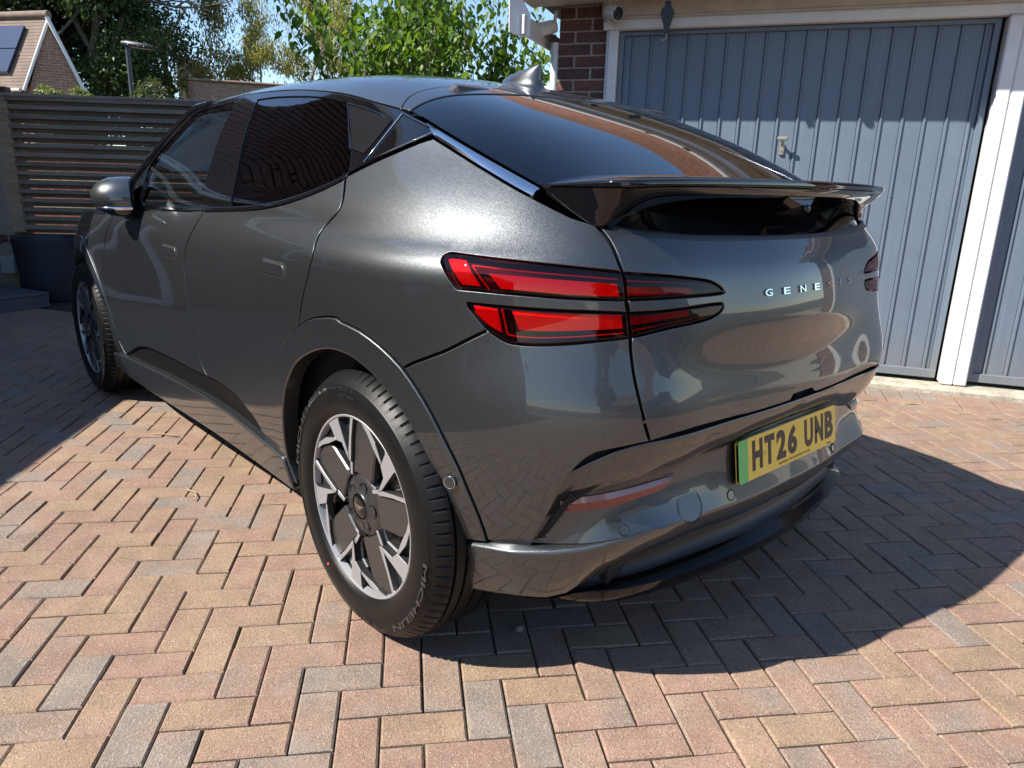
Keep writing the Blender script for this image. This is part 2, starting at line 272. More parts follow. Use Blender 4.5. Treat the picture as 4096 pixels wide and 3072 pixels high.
# panel lines on the body side, as (s, z)
CV={
'belt':[[-1.8301,1.0569],[-1.5975,1.065],[-1.3989,1.0721],[-1.234,1.078],[-1.093,1.0838],[-0.9743,1.0899],[-0.8694,1.096],[-0.7722,1.1017],[-0.6825,1.1083],[-0.5987,1.1169],[-0.5219,1.127],[-0.453,1.139],[-0.3919,1.1521],[-0.337,1.1661],[-0.2891,1.1809],[-0.2492,1.1962],[-0.213,1.2116]],
'belt_q':[[-0.2189,1.2156],[-0.1946,1.2268],[-0.1672,1.2388],[-0.1309,1.2534],[-0.089,1.2694],[-0.0383,1.2873],[0.0085,1.3027],[0.0355,1.3094],[0.0562,1.3134]],
'door_split':[[-1.0999,1.0899],[-1.1088,1.0708],[-1.1197,1.0517],[-1.1351,1.0331],[-1.1527,1.0131],[-1.1734,0.9883],[-1.1945,0.9624],[-1.2074,0.9388],[-1.2153,0.9174],[-1.2202,0.902],[-1.2199,0.8842],[-1.2147,0.856],[-1.2069,0.8197],[-1.2007,0.7728],[-1.1945,0.7206],[-1.1865,0.6668],[-1.181,0.6141],[-1.1741,0.5682],[-1.1615,0.5299],[-1.1399,0.5031],[-1.1149,0.4809]],
'door_front':[[-2.1901,1.0248],[-2.2049,1.0036],[-2.2257,0.9823],[-2.2537,0.9624],[-2.2839,0.9409],[-2.3119,0.9147],[-2.3368,0.8845],[-2.3569,0.8502],[-2.3722,0.8101],[-2.3864,0.7613],[-2.399,0.7054],[-2.4128,0.6419],[-2.4267,0.5744],[-2.4313,0.5055],[-2.4233,0.4437],[-2.3976,0.4],[-2.3653,0.3679],[-2.3368,0.3456],[-2.3084,0.3279]],
'door_quarter':[[-0.2159,1.2076],[-0.1896,1.1839],[-0.1686,1.1625],[-0.1579,1.1465],[-0.156,1.1327],[-0.1657,1.1188],[-0.1812,1.1049],[-0.1944,1.0905],[-0.1996,1.0771],[-0.1968,1.0673],[-0.1869,1.0553],[-0.1739,1.0348],[-0.1738,1.0073],[-0.1904,0.9711],[-0.2109,0.9329],[-0.2293,0.9012],[-0.246,0.8715],[-0.2581,0.8424],[-0.2683,0.8137]],
'door_bottom_f':[[-2.3084,0.3279],[-2.2158,0.362],[-2.1304,0.3919],[-2.0503,0.4153],[-1.9701,0.4335],[-1.8917,0.4452],[-1.8007,0.4533],[-1.6788,0.4597],[-1.5497,0.4646],[-1.4255,0.4681],[-1.3091,0.4715],[-1.2082,0.4761],[-1.1149,0.4809]],
'door_bottom_r':[[-1.1149,0.4809],[-1.0309,0.4846],[-0.954,0.486],[-0.8883,0.4817],[-0.8319,0.4735],[-0.7867,0.4605],[-0.7479,0.4459],[-0.721,0.4407],[-0.6796,0.4214],[-0.5957,0.358],[-0.5089,0.2788]],
'flare_out':[[-0.4971,0.2746],[-0.5042,0.3942],[-0.5231,0.4853],[-0.5238,0.5186],[-0.5125,0.538],[-0.4956,0.5775],[-0.4725,0.6207],[-0.4463,0.6632],[-0.4183,0.7025],[-0.3881,0.7354],[-0.354,0.7642],[-0.3134,0.7901],[-0.2714,0.8124],[-0.2335,0.8308],[-0.1955,0.8457],[-0.1547,0.8571],[-0.115,0.8654],[-0.0761,0.8715],[-0.0447,0.8744],[-0.0325,0.8723],[-0.0181,0.8681],[0.0181,0.8643],[0.0591,0.858],[0.097,0.847],[0.1334,0.8327],[0.1685,0.8151],[0.2008,0.7952],[0.2281,0.7733],[0.2528,0.7502],[0.2755,0.7266],[0.2967,0.7013],[0.3178,0.6719],[0.3371,0.6418],[0.3538,0.6152],[0.3686,0.589],[0.3813,0.5614],[0.3931,0.533],[0.4052,0.5043],[0.4164,0.4745],[0.4255,0.4431],[0.4335,0.4097]],
'arch_in':[[-0.4144,0.2893],[-0.4313,0.319],[-0.445,0.3497],[-0.4487,0.3826],[-0.4472,0.4183],[-0.4437,0.46],[-0.4371,0.5017],[-0.4259,0.5387],[-0.4096,0.5741],[-0.3894,0.6087],[-0.3649,0.6416],[-0.3342,0.6734],[-0.3014,0.7011],[-0.27,0.7212],[-0.2364,0.7379],[-0.1983,0.7547],[-0.1583,0.7692],[-0.1182,0.7807],[-0.078,0.7884],[-0.0377,0.7914],[0.0006,0.79],[0.0357,0.7841],[0.0687,0.7745],[0.1,0.7616],[0.1301,0.7459],[0.1602,0.7272],[0.1875,0.7076],[0.2089,0.69],[0.2279,0.6715],[0.2469,0.6491],[0.265,0.6246],[0.2828,0.5983],[0.2992,0.5714],[0.3134,0.5458],[0.326,0.5208],[0.337,0.4964],[0.3458,0.4722],[0.3517,0.4468],[0.3552,0.4238],[0.3566,0.4092],[0.3572,0.3974]],
'bumper_gap':[[0.2086,0.7926],[0.2185,0.7998],[0.2363,0.8099],[0.2783,0.8286],[0.322,0.8485],[0.3524,0.8652],[0.3786,0.8807],[0.4037,0.8948],[0.4277,0.9083]],
'lampU':[[0.3046,1.0436],[0.3038,1.0492],[0.304,1.0544],[0.3073,1.0584],[0.3139,1.0611],[0.3217,1.0618],[0.3383,1.0612],[0.375,1.0597],[0.4169,1.0578],[0.4537,1.0563],[0.4892,1.0548],[0.5234,1.0529],[0.5567,1.0509],[0.5892,1.0489],[0.6214,1.0467],[0.6561,1.0442],[0.6863,1.0418],[0.7019,1.0402],[0.7125,1.0389]],
'lampU_end':[[0.7125,1.0389],[0.7133,1.0324],[0.7142,1.0259],[0.7151,1.0193],[0.716,1.0126],[0.7168,1.0057],[0.7177,0.9987],[0.7185,0.9916],[0.7193,0.9845]],
'lampU_bot':[[0.7193,0.9845],[0.6968,0.9847],[0.6707,0.985],[0.632,0.9857],[0.5916,0.9864],[0.559,0.9876],[0.5281,0.9889],[0.4957,0.9898],[0.4625,0.9904],[0.4264,0.9912],[0.393,0.9916],[0.371,0.9916],[0.3525,0.9915]],
'lampU_left':[[0.3525,0.9915],[0.3457,0.9979],[0.3386,1.0049],[0.3308,1.0134],[0.3226,1.0229],[0.3142,1.0331],[0.3046,1.0436]],
'lampL_top':[[0.3774,0.9609],[0.4024,0.9608],[0.4292,0.9606],[0.4623,0.9602],[0.4968,0.9597],[0.5293,0.9592],[0.5612,0.9588],[0.5928,0.9586],[0.6243,0.9584],[0.6577,0.9578],[0.688,0.9571],[0.7078,0.9565],[0.7244,0.956]],
'lampL_end':[[0.7244,0.956],[0.7251,0.9496],[0.7257,0.9432],[0.7264,0.9368],[0.7271,0.9305],[0.7278,0.9244],[0.7286,0.9182],[0.7294,0.9122],[0.7301,0.9061]],
'lampL_bot':[[0.7301,0.9061],[0.7019,0.9033],[0.6736,0.9003],[0.6427,0.8967],[0.6111,0.8931],[0.579,0.8898],[0.5486,0.887],[0.5223,0.8858],[0.5003,0.8856],[0.4856,0.8862],[0.4736,0.8885],[0.459,0.8938],[0.4456,0.9002],[0.4362,0.9053],[0.4276,0.9115],[0.4166,0.9215],[0.4055,0.9324],[0.3954,0.942],[0.3868,0.9503],[0.3815,0.9561],[0.3774,0.9609]],
'lampU_in':[[0.7159,1.0383],[0.7346,1.0369],[0.7556,1.0353],[0.7828,1.0334],[0.8131,1.031],[0.8453,1.0276],[0.8764,1.0239],[0.9014,1.0208],[0.9221,1.0179],[0.9377,1.0152],[0.9505,1.0119],[0.9631,1.0069],[0.9745,1.001],[0.9841,0.9944],[0.993,0.9875]],
'lampU_in_bot':[[0.993,0.9875],[0.9701,0.9867],[0.9443,0.9861],[0.9116,0.986],[0.8744,0.986],[0.8327,0.9858],[0.7918,0.9854],[0.756,0.9848],[0.7228,0.9838]],
'lampL_in_top':[[0.7278,0.9559],[0.7586,0.9562],[0.7923,0.9566],[0.8326,0.9582],[0.8744,0.9599],[0.9118,0.9616],[0.9439,0.9628],[0.9656,0.9628],[0.9833,0.9625]],
'lampL_in_bot':[[0.9833,0.9625],[0.9857,0.9588],[0.9861,0.9548],[0.9817,0.9495],[0.9731,0.9439],[0.9607,0.9388],[0.9439,0.9343],[0.9227,0.9308],[0.897,0.9279],[0.8648,0.9255],[0.8322,0.9228],[0.8038,0.9189],[0.7779,0.9145],[0.7549,0.9103],[0.7335,0.906]],
'gate_l1':[[0.6632,1.1313],[0.6724,1.123],[0.681,1.1141],[0.6885,1.1039],[0.6948,1.0927],[0.6995,1.0806],[0.7036,1.0676],[0.7078,1.0535],[0.7125,1.0389]],
'gate_l2':[[0.7301,0.9061],[0.7325,0.88],[0.7349,0.8546],[0.7374,0.8327],[0.7414,0.8074],[0.7502,0.7642],[0.7596,0.7262],[0.7586,0.7274],[0.7566,0.733],[0.7633,0.7116],[0.7737,0.6816]],
'gate_top':[[0.6632,1.1313],[0.6906,1.1261],[0.7207,1.1212],[0.758,1.1168],[0.8014,1.1127],[0.853,1.1087],[0.9095,1.1051],[0.967,1.1024],[1.0268,1.1006],[1.0913,1.1002],[1.1617,1.1003]],
'gate_bot':[[0.7737,0.6816],[0.8278,0.6888],[0.8957,0.6914],[0.9932,0.6888],[1.0768,0.6869],[1.0887,0.6859],[1.0903,0.6853],[1.1382,0.6854],[1.2041,0.6859],[1.2784,0.6865],[1.3651,0.6859]],
'strip_low':[[0.0562,1.3134],[0.0997,1.3013],[0.1519,1.2869],[0.2275,1.265],[0.3021,1.2419],[0.3665,1.2214],[0.4273,1.2024],[0.485,1.1853],[0.5349,1.17],[0.5746,1.1565],[0.6044,1.1461],[0.6227,1.1415],[0.6355,1.139],[0.6467,1.1363],[0.6566,1.1337]],
'fang':[[0.7737,0.6816],[0.7398,0.6774],[0.71,0.6721],[0.6853,0.6675],[0.6652,0.6618],[0.6516,0.6536],[0.6411,0.6434],[0.6305,0.6306],[0.6212,0.6168],[0.6139,0.6044],[0.6076,0.5907],[0.6024,0.5745],[0.5957,0.5534],[0.5839,0.5228],[0.57,0.4874],[0.5562,0.4513],[0.5415,0.4125]],
'fang_bot':[[0.5415,0.4125],[0.5188,0.4106],[0.4934,0.4086],[0.4604,0.4072],[0.4252,0.4054],[0.3931,0.4037],[0.3609,0.4015]],
'sill_top':[[-2.5145,0.2905],[-2.5125,0.3057],[-2.3345,0.3282],[-1.7052,0.37],[-1.1673,0.3989],[-0.9189,0.3985],[-0.7506,0.3884],[-0.5954,0.3783],[-0.4593,0.3674]],
'sill_bot':[[-2.5531,0.2148],[-2.4401,0.2109],[-2.2938,0.2109],[-2.0376,0.221],[-1.8134,0.2298],[-1.7318,0.2322],[-1.6269,0.236],[-1.3717,0.2467],[-1.1029,0.257],[-0.8786,0.2619],[-0.6886,0.2646],[-0.5467,0.2657],[-0.4266,0.2653]],
'rail':[[-2.0251,1.1924],[-1.9751,1.221],[-1.9292,1.2502],[-1.8863,1.2827],[-1.8505,1.3161],[-1.8177,1.3495],[-1.7916,1.381],[-1.7756,1.4076],[-1.7602,1.431],[-1.7505,1.4528],[-1.7147,1.4708],[-1.6121,1.482],[-1.4958,1.4898],[-1.3993,1.4972],[-1.3052,1.5021],[-1.2077,1.5032],[-1.1095,1.5019],[-1.0124,1.4993],[-0.9175,1.4949],[-0.8314,1.4894],[-0.7384,1.4809],[-0.6206,1.4676],[-0.5077,1.4526],[-0.4194,1.4373],[-0.3381,1.4217],[-0.2466,1.4052],[-0.1722,1.3917],[-0.1474,1.3863],[-0.1325,1.3818],[-0.0998,1.3735],[-0.054,1.3617],[0.007,1.3456],[0.0837,1.3248],[0.1869,1.2961],[0.2827,1.2681],[0.3523,1.248],[0.412,1.2313],[0.4606,1.2167],[0.5035,1.2033]],
'win_f':[[-1.1547,1.0984],[-1.4571,1.0819],[-1.7417,1.075],[-1.8307,1.1064],[-1.8352,1.1493],[-1.8727,1.1812],[-1.8879,1.214],[-1.8574,1.2537],[-1.816,1.294],[-1.7779,1.3323],[-1.7463,1.3666],[-1.7273,1.393],[-1.7108,1.4146],[-1.6975,1.4338],[-1.6734,1.4491],[-1.6206,1.4588],[-1.5578,1.465],[-1.4941,1.4689],[-1.4346,1.4714],[-1.3897,1.4736],[-1.3495,1.4755]],
'win_r':[[-1.1602,1.4744],[-1.0882,1.4755],[-1.0038,1.4746],[-0.877,1.4686],[-0.755,1.4607],[-0.6668,1.4525],[-0.6018,1.4448],[-0.5659,1.4391],[-0.5407,1.4339]],
'qglass1':[[-0.4624,1.4225],[-0.3569,1.4042],[-0.2635,1.3849],[-0.1787,1.3645],[-0.2053,1.2762],[-0.2946,1.2913],[-0.3743,1.3545]],
'qglass2':[[-0.1513,1.3808],[-0.0817,1.3633],[-0.0151,1.347],[0.0481,1.3315],[-0.0269,1.3056],[-0.1019,1.2792],[-0.1797,1.2518],[-0.1709,1.2946],[-0.1614,1.3376]],
}
CV={k:[tuple(p) for p in v] for k,v in CV.items()}
# ------------------------------------------------------------------ car materials
def paint_material():
    m, nt, b = newmat('graphite_metallic_paint'); L = nt.links.new
    tc = N(nt, 'TexCoord')
    vo = N(nt, 'TexVoronoi', i_Scale=1900.0); L(tc.outputs['Object'], vo.inputs['Vector'])
    sub = N(nt, 'VectorMath', operation='SUBTRACT'); sub.inputs[1].default_value = (.5, .5, .5); L(vo.outputs['Color'], sub.inputs[0])
    sc = N(nt, 'VectorMath', operation='SCALE'); sc.inputs['Scale'].default_value = .22; L(sub.outputs[0], sc.inputs[0])
    geo = N(nt, 'NewGeometry')
    ad = N(nt, 'VectorMath', operation='ADD'); L(geo.outputs['Normal'], ad.inputs[0]); L(sc.outputs[0], ad.inputs[1])
    nm = N(nt, 'VectorMath', operation='NORMALIZE'); L(ad.outputs[0], nm.inputs[0]); L(nm.outputs[0], b.inputs['Normal'])
    wn = N(nt, 'SeparateColor'); L(vo.outputs['Color'], wn.inputs[0])
    mr = N(nt, 'MapRange'); mr.inputs[3].default_value = .65; mr.inputs[4].default_value = 1.4; L(wn.outputs[1], mr.inputs[0])
    mx = N(nt, 'MixRGB', blend_type='MULTIPLY'); mx.inputs[0].default_value = 1; mx.inputs[1].default_value = (.080, .086, .090, 1)
    L(mr.outputs[0], mx.inputs[2]); L(mx.outputs[0], b.inputs['Base Color'])
    b.inputs['Metallic'].default_value = .88; b.inputs['Roughness'].default_value = .39
    b.inputs['Coat Weight'].default_value = 1; b.inputs['Coat Roughness'].default_value = .012; b.inputs['Coat IOR'].default_value = 1.52
    return m
def glass_material(name, tint, refl=1.0, rough=0.0):
    """thin tinted pane: tinted see-through plus a Fresnel mirror layer"""
    m, nt, b = newmat(name); nt.nodes.remove(b); L = nt.links.new
    tr = N(nt, 'BsdfTransparent'); tr.inputs[0].default_value = (*tint, 1)
    gl = N(nt, 'BsdfGlossy'); gl.inputs['Roughness'].default_value = rough; gl.inputs[0].default_value = (1, 1, 1, 1)
    fr = N(nt, 'Fresnel'); fr.inputs[0].default_value = 1.5
    mu = N(nt, 'Math', operation='MULTIPLY'); mu.inputs[1].default_value = refl; mu.use_clamp = True; L(fr.outputs[0], mu.inputs[0])
    mx = N(nt, 'MixShader'); L(mu.outputs[0], mx.inputs[0]); L(tr.outputs[0], mx.inputs[1]); L(gl.outputs[0], mx.inputs[2])
    L(mx.outputs[0], nt.nodes['Material Output'].inputs[0])
    return m
PAINT = paint_material()
M_GLOSSBLK = pmat('gloss_black', (.005, .005, .006), .06, coat=1.0, spec=.05)
M_SATBLK = pmat('satin_black_plastic', (.014, .014, .015), .42, bump=(900, .05))
M_MATBLK = pmat('matt_black', (.008, .008, .008), .8)
M_LINER = pmat('wheel_liner', (.010, .010, .010), .75, bump=(60, .3))
M_CHROME = pmat('chrome', (.72, .72, .73), .06, 1.0)
M_ALU = pmat('machined_alloy', (.40, .405, .42), .42, .55, noise=(300, .04))
M_WHEELGREY = pmat('wheel_satin_grey', (.085, .085, .086), .36, .75, coat=.25)
M_GLASS_DARK = glass_material('privacy_glass', (.035, .037, .045), 1.15)
M_GLASS = glass_material('tinted_glass', (.52, .60, .57), 1.15)
M_GLASS_REAR = glass_material('rear_window_glass', (.10, .11, .14), 1.5)
M_LENS = glass_material('red_lens', (1.0, .20, .20), .8)
M_LENS_DARK = glass_material('dark_red_lens', (.50, .04, .05), .6)
M_REDREF = pmat('red_reflector', (1.0, .012, .018), .45, bump=(420, .3))
M_REDGLOW = pmat('red_light_guide', (.95, .03, .03), .35)
M_DARKHOUS = pmat('lamp_housing', (.020, .006, .006), .3)
M_REFLECTOR = pmat('bumper_reflector', (.22, .022, .016), .2, coat=1.0, bump=(500, .3))
M_CABIN = pmat('cabin_trim', (.020, .020, .021), .7, bump=(400, .1))
M_SEAT = pmat('seat_leather', (.030, .030, .032), .5)

# ------------------------------------------------------------------ panels cut from a surface
def inpoly(pts, poly):
    P = np.asarray(poly, float); x, y = pts[:, 0], pts[:, 1]; ins = np.zeros(len(pts), bool)
    x0, y0 = P[:, 0], P[:, 1]; x1, y1 = np.roll(x0, -1), np.roll(y0, -1)
    for a, b_, c, d in zip(x0, y0, x1, y1):
        k = (b_ > y) != (d > y)
        if abs(d - b_) < 1e-12: continue
        ins ^= k & (x < (c - a) * (y - b_) / (d - b_) + a)
    return ins
def area2(P): P = np.asarray(P); x, y = P[:, 0], P[:, 1]; return .5 * np.sum(x * np.roll(y, -1) - np.roll(x, -1) * y)
def densify(loop, step):
    out = []
    for a, b_ in zip(loop, list(loop[1:]) + [loop[0]]):
        a = np.asarray(a, float); b_ = np.asarray(b_, float); n = max(1, int(np.ceil(np.linalg.norm(b_ - a) / step)))
        for k in range(n):
            q = a + (b_ - a) * k / n
            if not out or np.linalg.norm(q - out[-1]) > 6e-4: out.append(q)
    if np.linalg.norm(out[0] - out[-1]) < 6e-4: out.pop()
    return np.array(out)
def chain(*parts):
    out = []
    for p in parts:
        for q in p:
            if not out or (abs(q[0] - out[-1][0]) + abs(q[1] - out[-1][1])) > 1.2e-3: out.append(tuple(q))
    return out
def rev(n): return (CV[n] if isinstance(n, str) else n)[::-1]
def cut(n, lo=None, hi=None, k=0):
    return [p for p in (CV[n] if isinstance(n, str) else n) if (lo is None or p[k] >= lo) and (hi is None or p[k] <= hi)]
SURF = {'B': (B, Bn), 'T': (T, Tn)}
def panel(name, loop, mat, parent=None, surf='B', off=0.0, gap=.0036, rim=.014, step=.022, holes=(), mirror=False, fillet=.0022, sink=None):
    """a sheet of the surface inside the loop, with rounded edges turned in by rim; off > 0 sits deeper"""
    F, FN = SURF[surf] if isinstance(surf, str) else surf
    sgn0 = 1 if surf == 'B' else -1
    loops = []
    for k, lp in enumerate([loop] + list(holes)):
        lp = densify(lp, step * .8)
        if (area2(lp) < 0) != (k > 0): lp = lp[::-1]        # outer CCW, holes CW
        loops.append(lp)
    e = 1e-4; V2 = []; rims = []
    for lp in loops:
        u, v = lp[:, 0], lp[:, 1]
        Pn = F(u, v); nn = FN(u, v); Pu = (F(u + e, v) - Pn) / e; Pv = (F(u, v + e) - Pn) / e
        t2 = np.roll(lp, -1, 0) - np.roll(lp, 1, 0); c2 = np.stack([t2[:, 1], -t2[:, 0]], 1)      # outward in parameters
        t3 = t2[:, :1] * Pu + t2[:, 1:] * Pv; t3 /= np.linalg.norm(t3, axis=1, keepdims=True) + 1e-12
        c3 = np.cross(t3, nn); c3 /= np.linalg.norm(c3, axis=1, keepdims=True) + 1e-12
        w3 = c2[:, :1] * Pu + c2[:, 1:] * Pv
        c3 *= np.sign((c3 * w3).sum(1, keepdims=True) + 1e-12)
        # move the loop inwards by gap
        duv = np.zeros_like(lp)
        for i in range(len(lp)):
            Jm = np.stack([Pu[i], Pv[i]], 1); duv[i] = np.linalg.lstsq(Jm, -(gap + fillet) * c3[i], rcond=None)[0]
        q = lp + duv
        V2.append(q); rims.append(c3)
    allb = np.vstack(V2); outer = V2[0]
    lo = outer.min(0); hi = outer.max(0)
    gx = np.arange(lo[0] + step * .5, hi[0], step); gy = np.arange(lo[1] + step * .5, hi[1], step)
    G = np.stack(np.meshgrid(gx, gy, indexing='ij'), -1).reshape(-1, 2)
    if len(G):
        k = inpoly(G, outer)
        for h in V2[1:]: k &= ~inpoly(G, h)
        G = G[k]
    if len(G):
        dmin = np.full(len(G), 9.0)
        for b_ in allb: dmin = np.minimum(dmin, np.hypot(G[:, 0] - b_[0], G[:, 1] - b_[1]))
        G = G[dmin > step * .45]
    verts = np.vstack([allb, G]) if len(G) else allb
    edges = []; base = 0
    for q in V2:
        n = len(q); edges += [(base + i, base + (i + 1) % n) for i in range(n)]; base += n
    cv, ce, cf, ov, oe, of = delaunay_2d_cdt([Vector((float(a), float(b_))) for a, b_ in verts], edges, [], 0, 1e-7)
    cv = np.array([tuple(p) for p in cv]); tri = np.array([f for f in cf if len(f) == 3])
    cen = cv[tri].mean(1); keep = inpoly(cen, outer)
    for h in V2[1:]: keep &= ~inpoly(cen, h)
    tri = tri[keep]
    Pn = F(cv[:, 0], cv[:, 1]); nn = FN(cv[:, 0], cv[:, 1])
    P3 = Pn - nn * off
    nv = np.cross(P3[tri[:, 1]] - P3[tri[:, 0]], P3[tri[:, 2]] - P3[tri[:, 0]])
    flip = (nv * nn[tri[:, 0]]).sum(1) < 0
    tri[flip] = tri[flip][:, [0, 2, 1]]
    V = [P3]; NN = [nn]; Fc = [tuple(t) for t in tri]; tot = len(P3)
    if rim > 0:
        for q, c3 in zip(V2, rims):
            p = F(q[:, 0], q[:, 1]); n3 = FN(q[:, 0], q[:, 1]); p = p - n3 * off; m = len(q)
            f = fillet
            rings = [(p, n3), (p + .62 * f * c3 - .22 * f * n3, n3 * .8 + c3 * .6), (p + f * c3 - f * n3, c3), (p + f * c3 - rim * n3, c3)]
            b0 = tot
            for pp, n_ in rings: V.append(pp); NN.append(n_ / np.linalg.norm(n_, axis=1, keepdims=True)); tot += m
            for r in range(3):
                for i in range(m):
                    a, b_ = b0 + r * m + i, b0 + r * m + (i + 1) % m
                    Fc.append((a, a + m, b_ + m, b_))
    V = np.vstack(V); NN = np.vstack(NN)
    # fix winding of rim quads with the wanted normals
    Fo = []
    for fc in Fc:
        if len(fc) == 4:
            nq = np.cross(V[fc[1]] - V[fc[0]], V[fc[3]] - V[fc[0]])
            if np.dot(nq, NN[fc[0]] + NN[fc[2]]) < 0: fc = fc[::-1]
        Fo.append(fc)
    objs = []
    for s in ((1, -1) if mirror else (1,)):
        V1 = V * np.array([1, s, 1]); N1 = NN * np.array([1, s, 1]); F1 = Fo if s > 0 else [f[::-1] for f in Fo]
        me = bpy.data.meshes.new(name); me.from_pydata(V1.tolist(), [], F1)
        me.polygons.foreach_set('use_smooth', [True] * len(me.polygons)); me.update()
        me.normals_split_custom_set_from_vertices([tuple(n) for n in N1])
        pr = parent[0 if s > 0 else 1] if isinstance(parent, (list, tuple)) else parent
        objs.append(link(name, me, mat, pr))
    return objs if mirror else objs[0]
def sheet(name, rows, mat, parent=None, closed=False, crease=None, mirror=False):
    """loft through rows of 3D points; rows listed in crease get a hard edge"""
    Rw = [np.asarray(r, float) for r in rows]; n = len(Rw[0]); objs = []
    for s in ((1, -1) if mirror else (1,)):
        mb = MB(); V = []
        for r in Rw: V += [(p[0], p[1] * s, p[2]) for p in r]
        Fs = []
        for i in range(len(Rw) - 1):
            for j in range(n if closed else n - 1):
                a, b_ = i * n + j, i * n + (j + 1) % n; f = (a, b_, b_ + n, a + n); Fs.append(f if s > 0 else f[::-1])
        mb.add(V, Fs, 0, True); me = mb.mesh(name, recalc=False)
        if crease:
            bm = bmesh.new(); bm.from_mesh(me); bm.verts.ensure_lookup_table()
            for ed in bm.edges:
                a, b_ = ed.verts[0].index, ed.verts[1].index
                if a // n == b_ // n and a // n in crease: ed.smooth = False
            bm.to_mesh(me); bm.free()
        pr = parent[0 if s > 0 else 1] if isinstance(parent, (list, tuple)) else parent
        objs.append(link(name, me, mat, pr))
    return objs if mirror else objs[0]
def ms(lst): return [(2 * SC - a, b_) for a, b_ in lst][::-1]        # mirrored chain, reversed order

# ------------------------------------------------------------------ the car
car = empty('car', (0, 0, 0), 'dark grey metallic coupe SUV parked on the block paved drive', 'car')
Wf0 = (-2.19, 1.025)
front_doors = panel('front_door', chain([Wf0, (-2.0, 1.045)], cut('belt', -1.83, -1.11), CV['door_split'], rev('door_bottom_f'), rev('door_front')), PAINT, car, mirror=True)
rear_doors = panel('rear_door', chain(cut('belt', -1.098), CV['door_quarter'], [p for p in rev('flare_out') if p[0] < -.27], rev('door_bottom_r'), rev('door_split')), PAINT, car, mirror=True)
i_lb = min(range(len(CV['lampL_bot'])), key=lambda i: abs(CV['lampL_bot'][i][0] - .428) + abs(CV['lampL_bot'][i][1] - .908))
lamp_tail = rev('lampL_bot')[:len(CV['lampL_bot']) - i_lb]; lamp_under = CV['lampL_bot'][:i_lb + 1]
quarter = panel('quarter_panel', chain([(-.214, 1.2135)], CV['belt_q'], CV['strip_low'], CV['gate_l1'], rev('lampU'), rev('lampU_left'), rev('lampU_bot'), rev('lampL_top'), lamp_tail,
                rev('bumper_gap'), [p for p in rev('flare_out') if -.262 < p[0] < .205 and p[1] > .7], rev('door_quarter')), PAINT, car, mirror=True)
bumper = empty('rear_bumper'); bumper.parent = car
panel('bumper_corner', chain(CV['bumper_gap'], lamp_under[::-1], CV['gate_l2'], CV['fang'], [p for p in CV['fang_bot'] if p[0] > .436], [p for p in rev('flare_out') if p[0] > .212 and p[1] < .8]), PAINT, bumper, mirror=True, rim=.03)
fenders = panel('front_fender', chain([(-3.62, .86), (-3.5, .93), (-3.2, .985), (-2.9, 1.0), (-2.5, 1.005), (-2.19, 1.025)], CV['door_front'],
    [(-2.38, .30)], [(-2.9 + .505 * math.cos(t), .372 + .505 * math.sin(t)) for t in np.linspace(-.15, math.pi + .2, 40)], [(-3.62, .30)]), PAINT, car, mirror=True)
arch_r = panel('wheel_arch_trim', chain(CV['flare_out'], rev('arch_in')), PAINT, car, off=-.006, gap=.0, rim=.05, fillet=.005, step=.016, mirror=True)
M_ARCH = arch_r[0].data.materials[0]
panel('wheel_arch_trim', chain([(-2.9 + .505 * math.cos(t), .372 + .505 * math.sin(t)) for t in np.linspace(-.1, math.pi + .1, 44)],
      [(-2.9 + .43 * math.cos(t), .372 + .43 * math.sin(t)) for t in np.linspace(math.pi + .1, -.1, 44)]), M_ARCH, car, off=-.006, gap=0, rim=.05, fillet=.005, step=.016, mirror=True)
# sill and the black strip above it
panel('sill', chain(CV['sill_top'], [p for p in rev('sill_bot')]), PAINT, car, off=-.016, gap=.001, rim=.05, fillet=.006, mirror=True)
panel('sill_strip', chain([(-2.33, .325)], CV['door_bottom_f'][1:], [p for p in CV['door_bottom_r'][1:]], [(-.455, .30), (-.465, .36)], rev('sill_top')[1:-2]), pmat('strip_black', (.005, .005, .005), .5, spec=.2), car, off=.012, gap=-.012, rim=.03, mirror=True)
# dark shell behind the gaps
shell = panel('inner_shell', chain([(-3.6, .8), (-3.2, .95), (-2.2, 1.0), (-1.5, 1.04), (-.5, 1.10), (-.2, 1.19), (.05, 1.29), (.4, 1.21), (.64, 1.12), (.70, 1.03), (SC, 1.075)],
      [(SC, .66), (.80, .66), (.60, .5), (.50, .43)], [(.46 * math.cos(t), .372 + .46 * math.sin(t)) for t in np.linspace(.05, math.pi - .0, 30)],
      [(-.55, .30), (-2.3, .30)], [(-2.9 + .5 * math.cos(t), .372 + .5 * math.sin(t)) for t in np.linspace(-.1, math.pi + .1, 30)], [(-3.6, .32)]), M_MATBLK, car, off=.026, gap=0, rim=0, step=.04, mirror=True)
# ---- tailgate
gt_half = chain([(SC, 1.0985)], [p for p in rev('gate_top') if p[0] < 1.16])
gl = chain(gt_half, CV['gate_l1'], CV['lampU_in'], CV['lampU_in_bot'], CV['lampL_in_top'], CV['lampL_in_bot'], CV['gate_l2'][1:], [p for p in CV['gate_bot'] if p[0] < 1.30],
           [(SC - .062, .6885), (SC - .05, .70), (SC, .7005)])
tailgate = panel('tailgate', gl[:-1] + ms(gl)[0:-1], PAINT, car, step=.02)
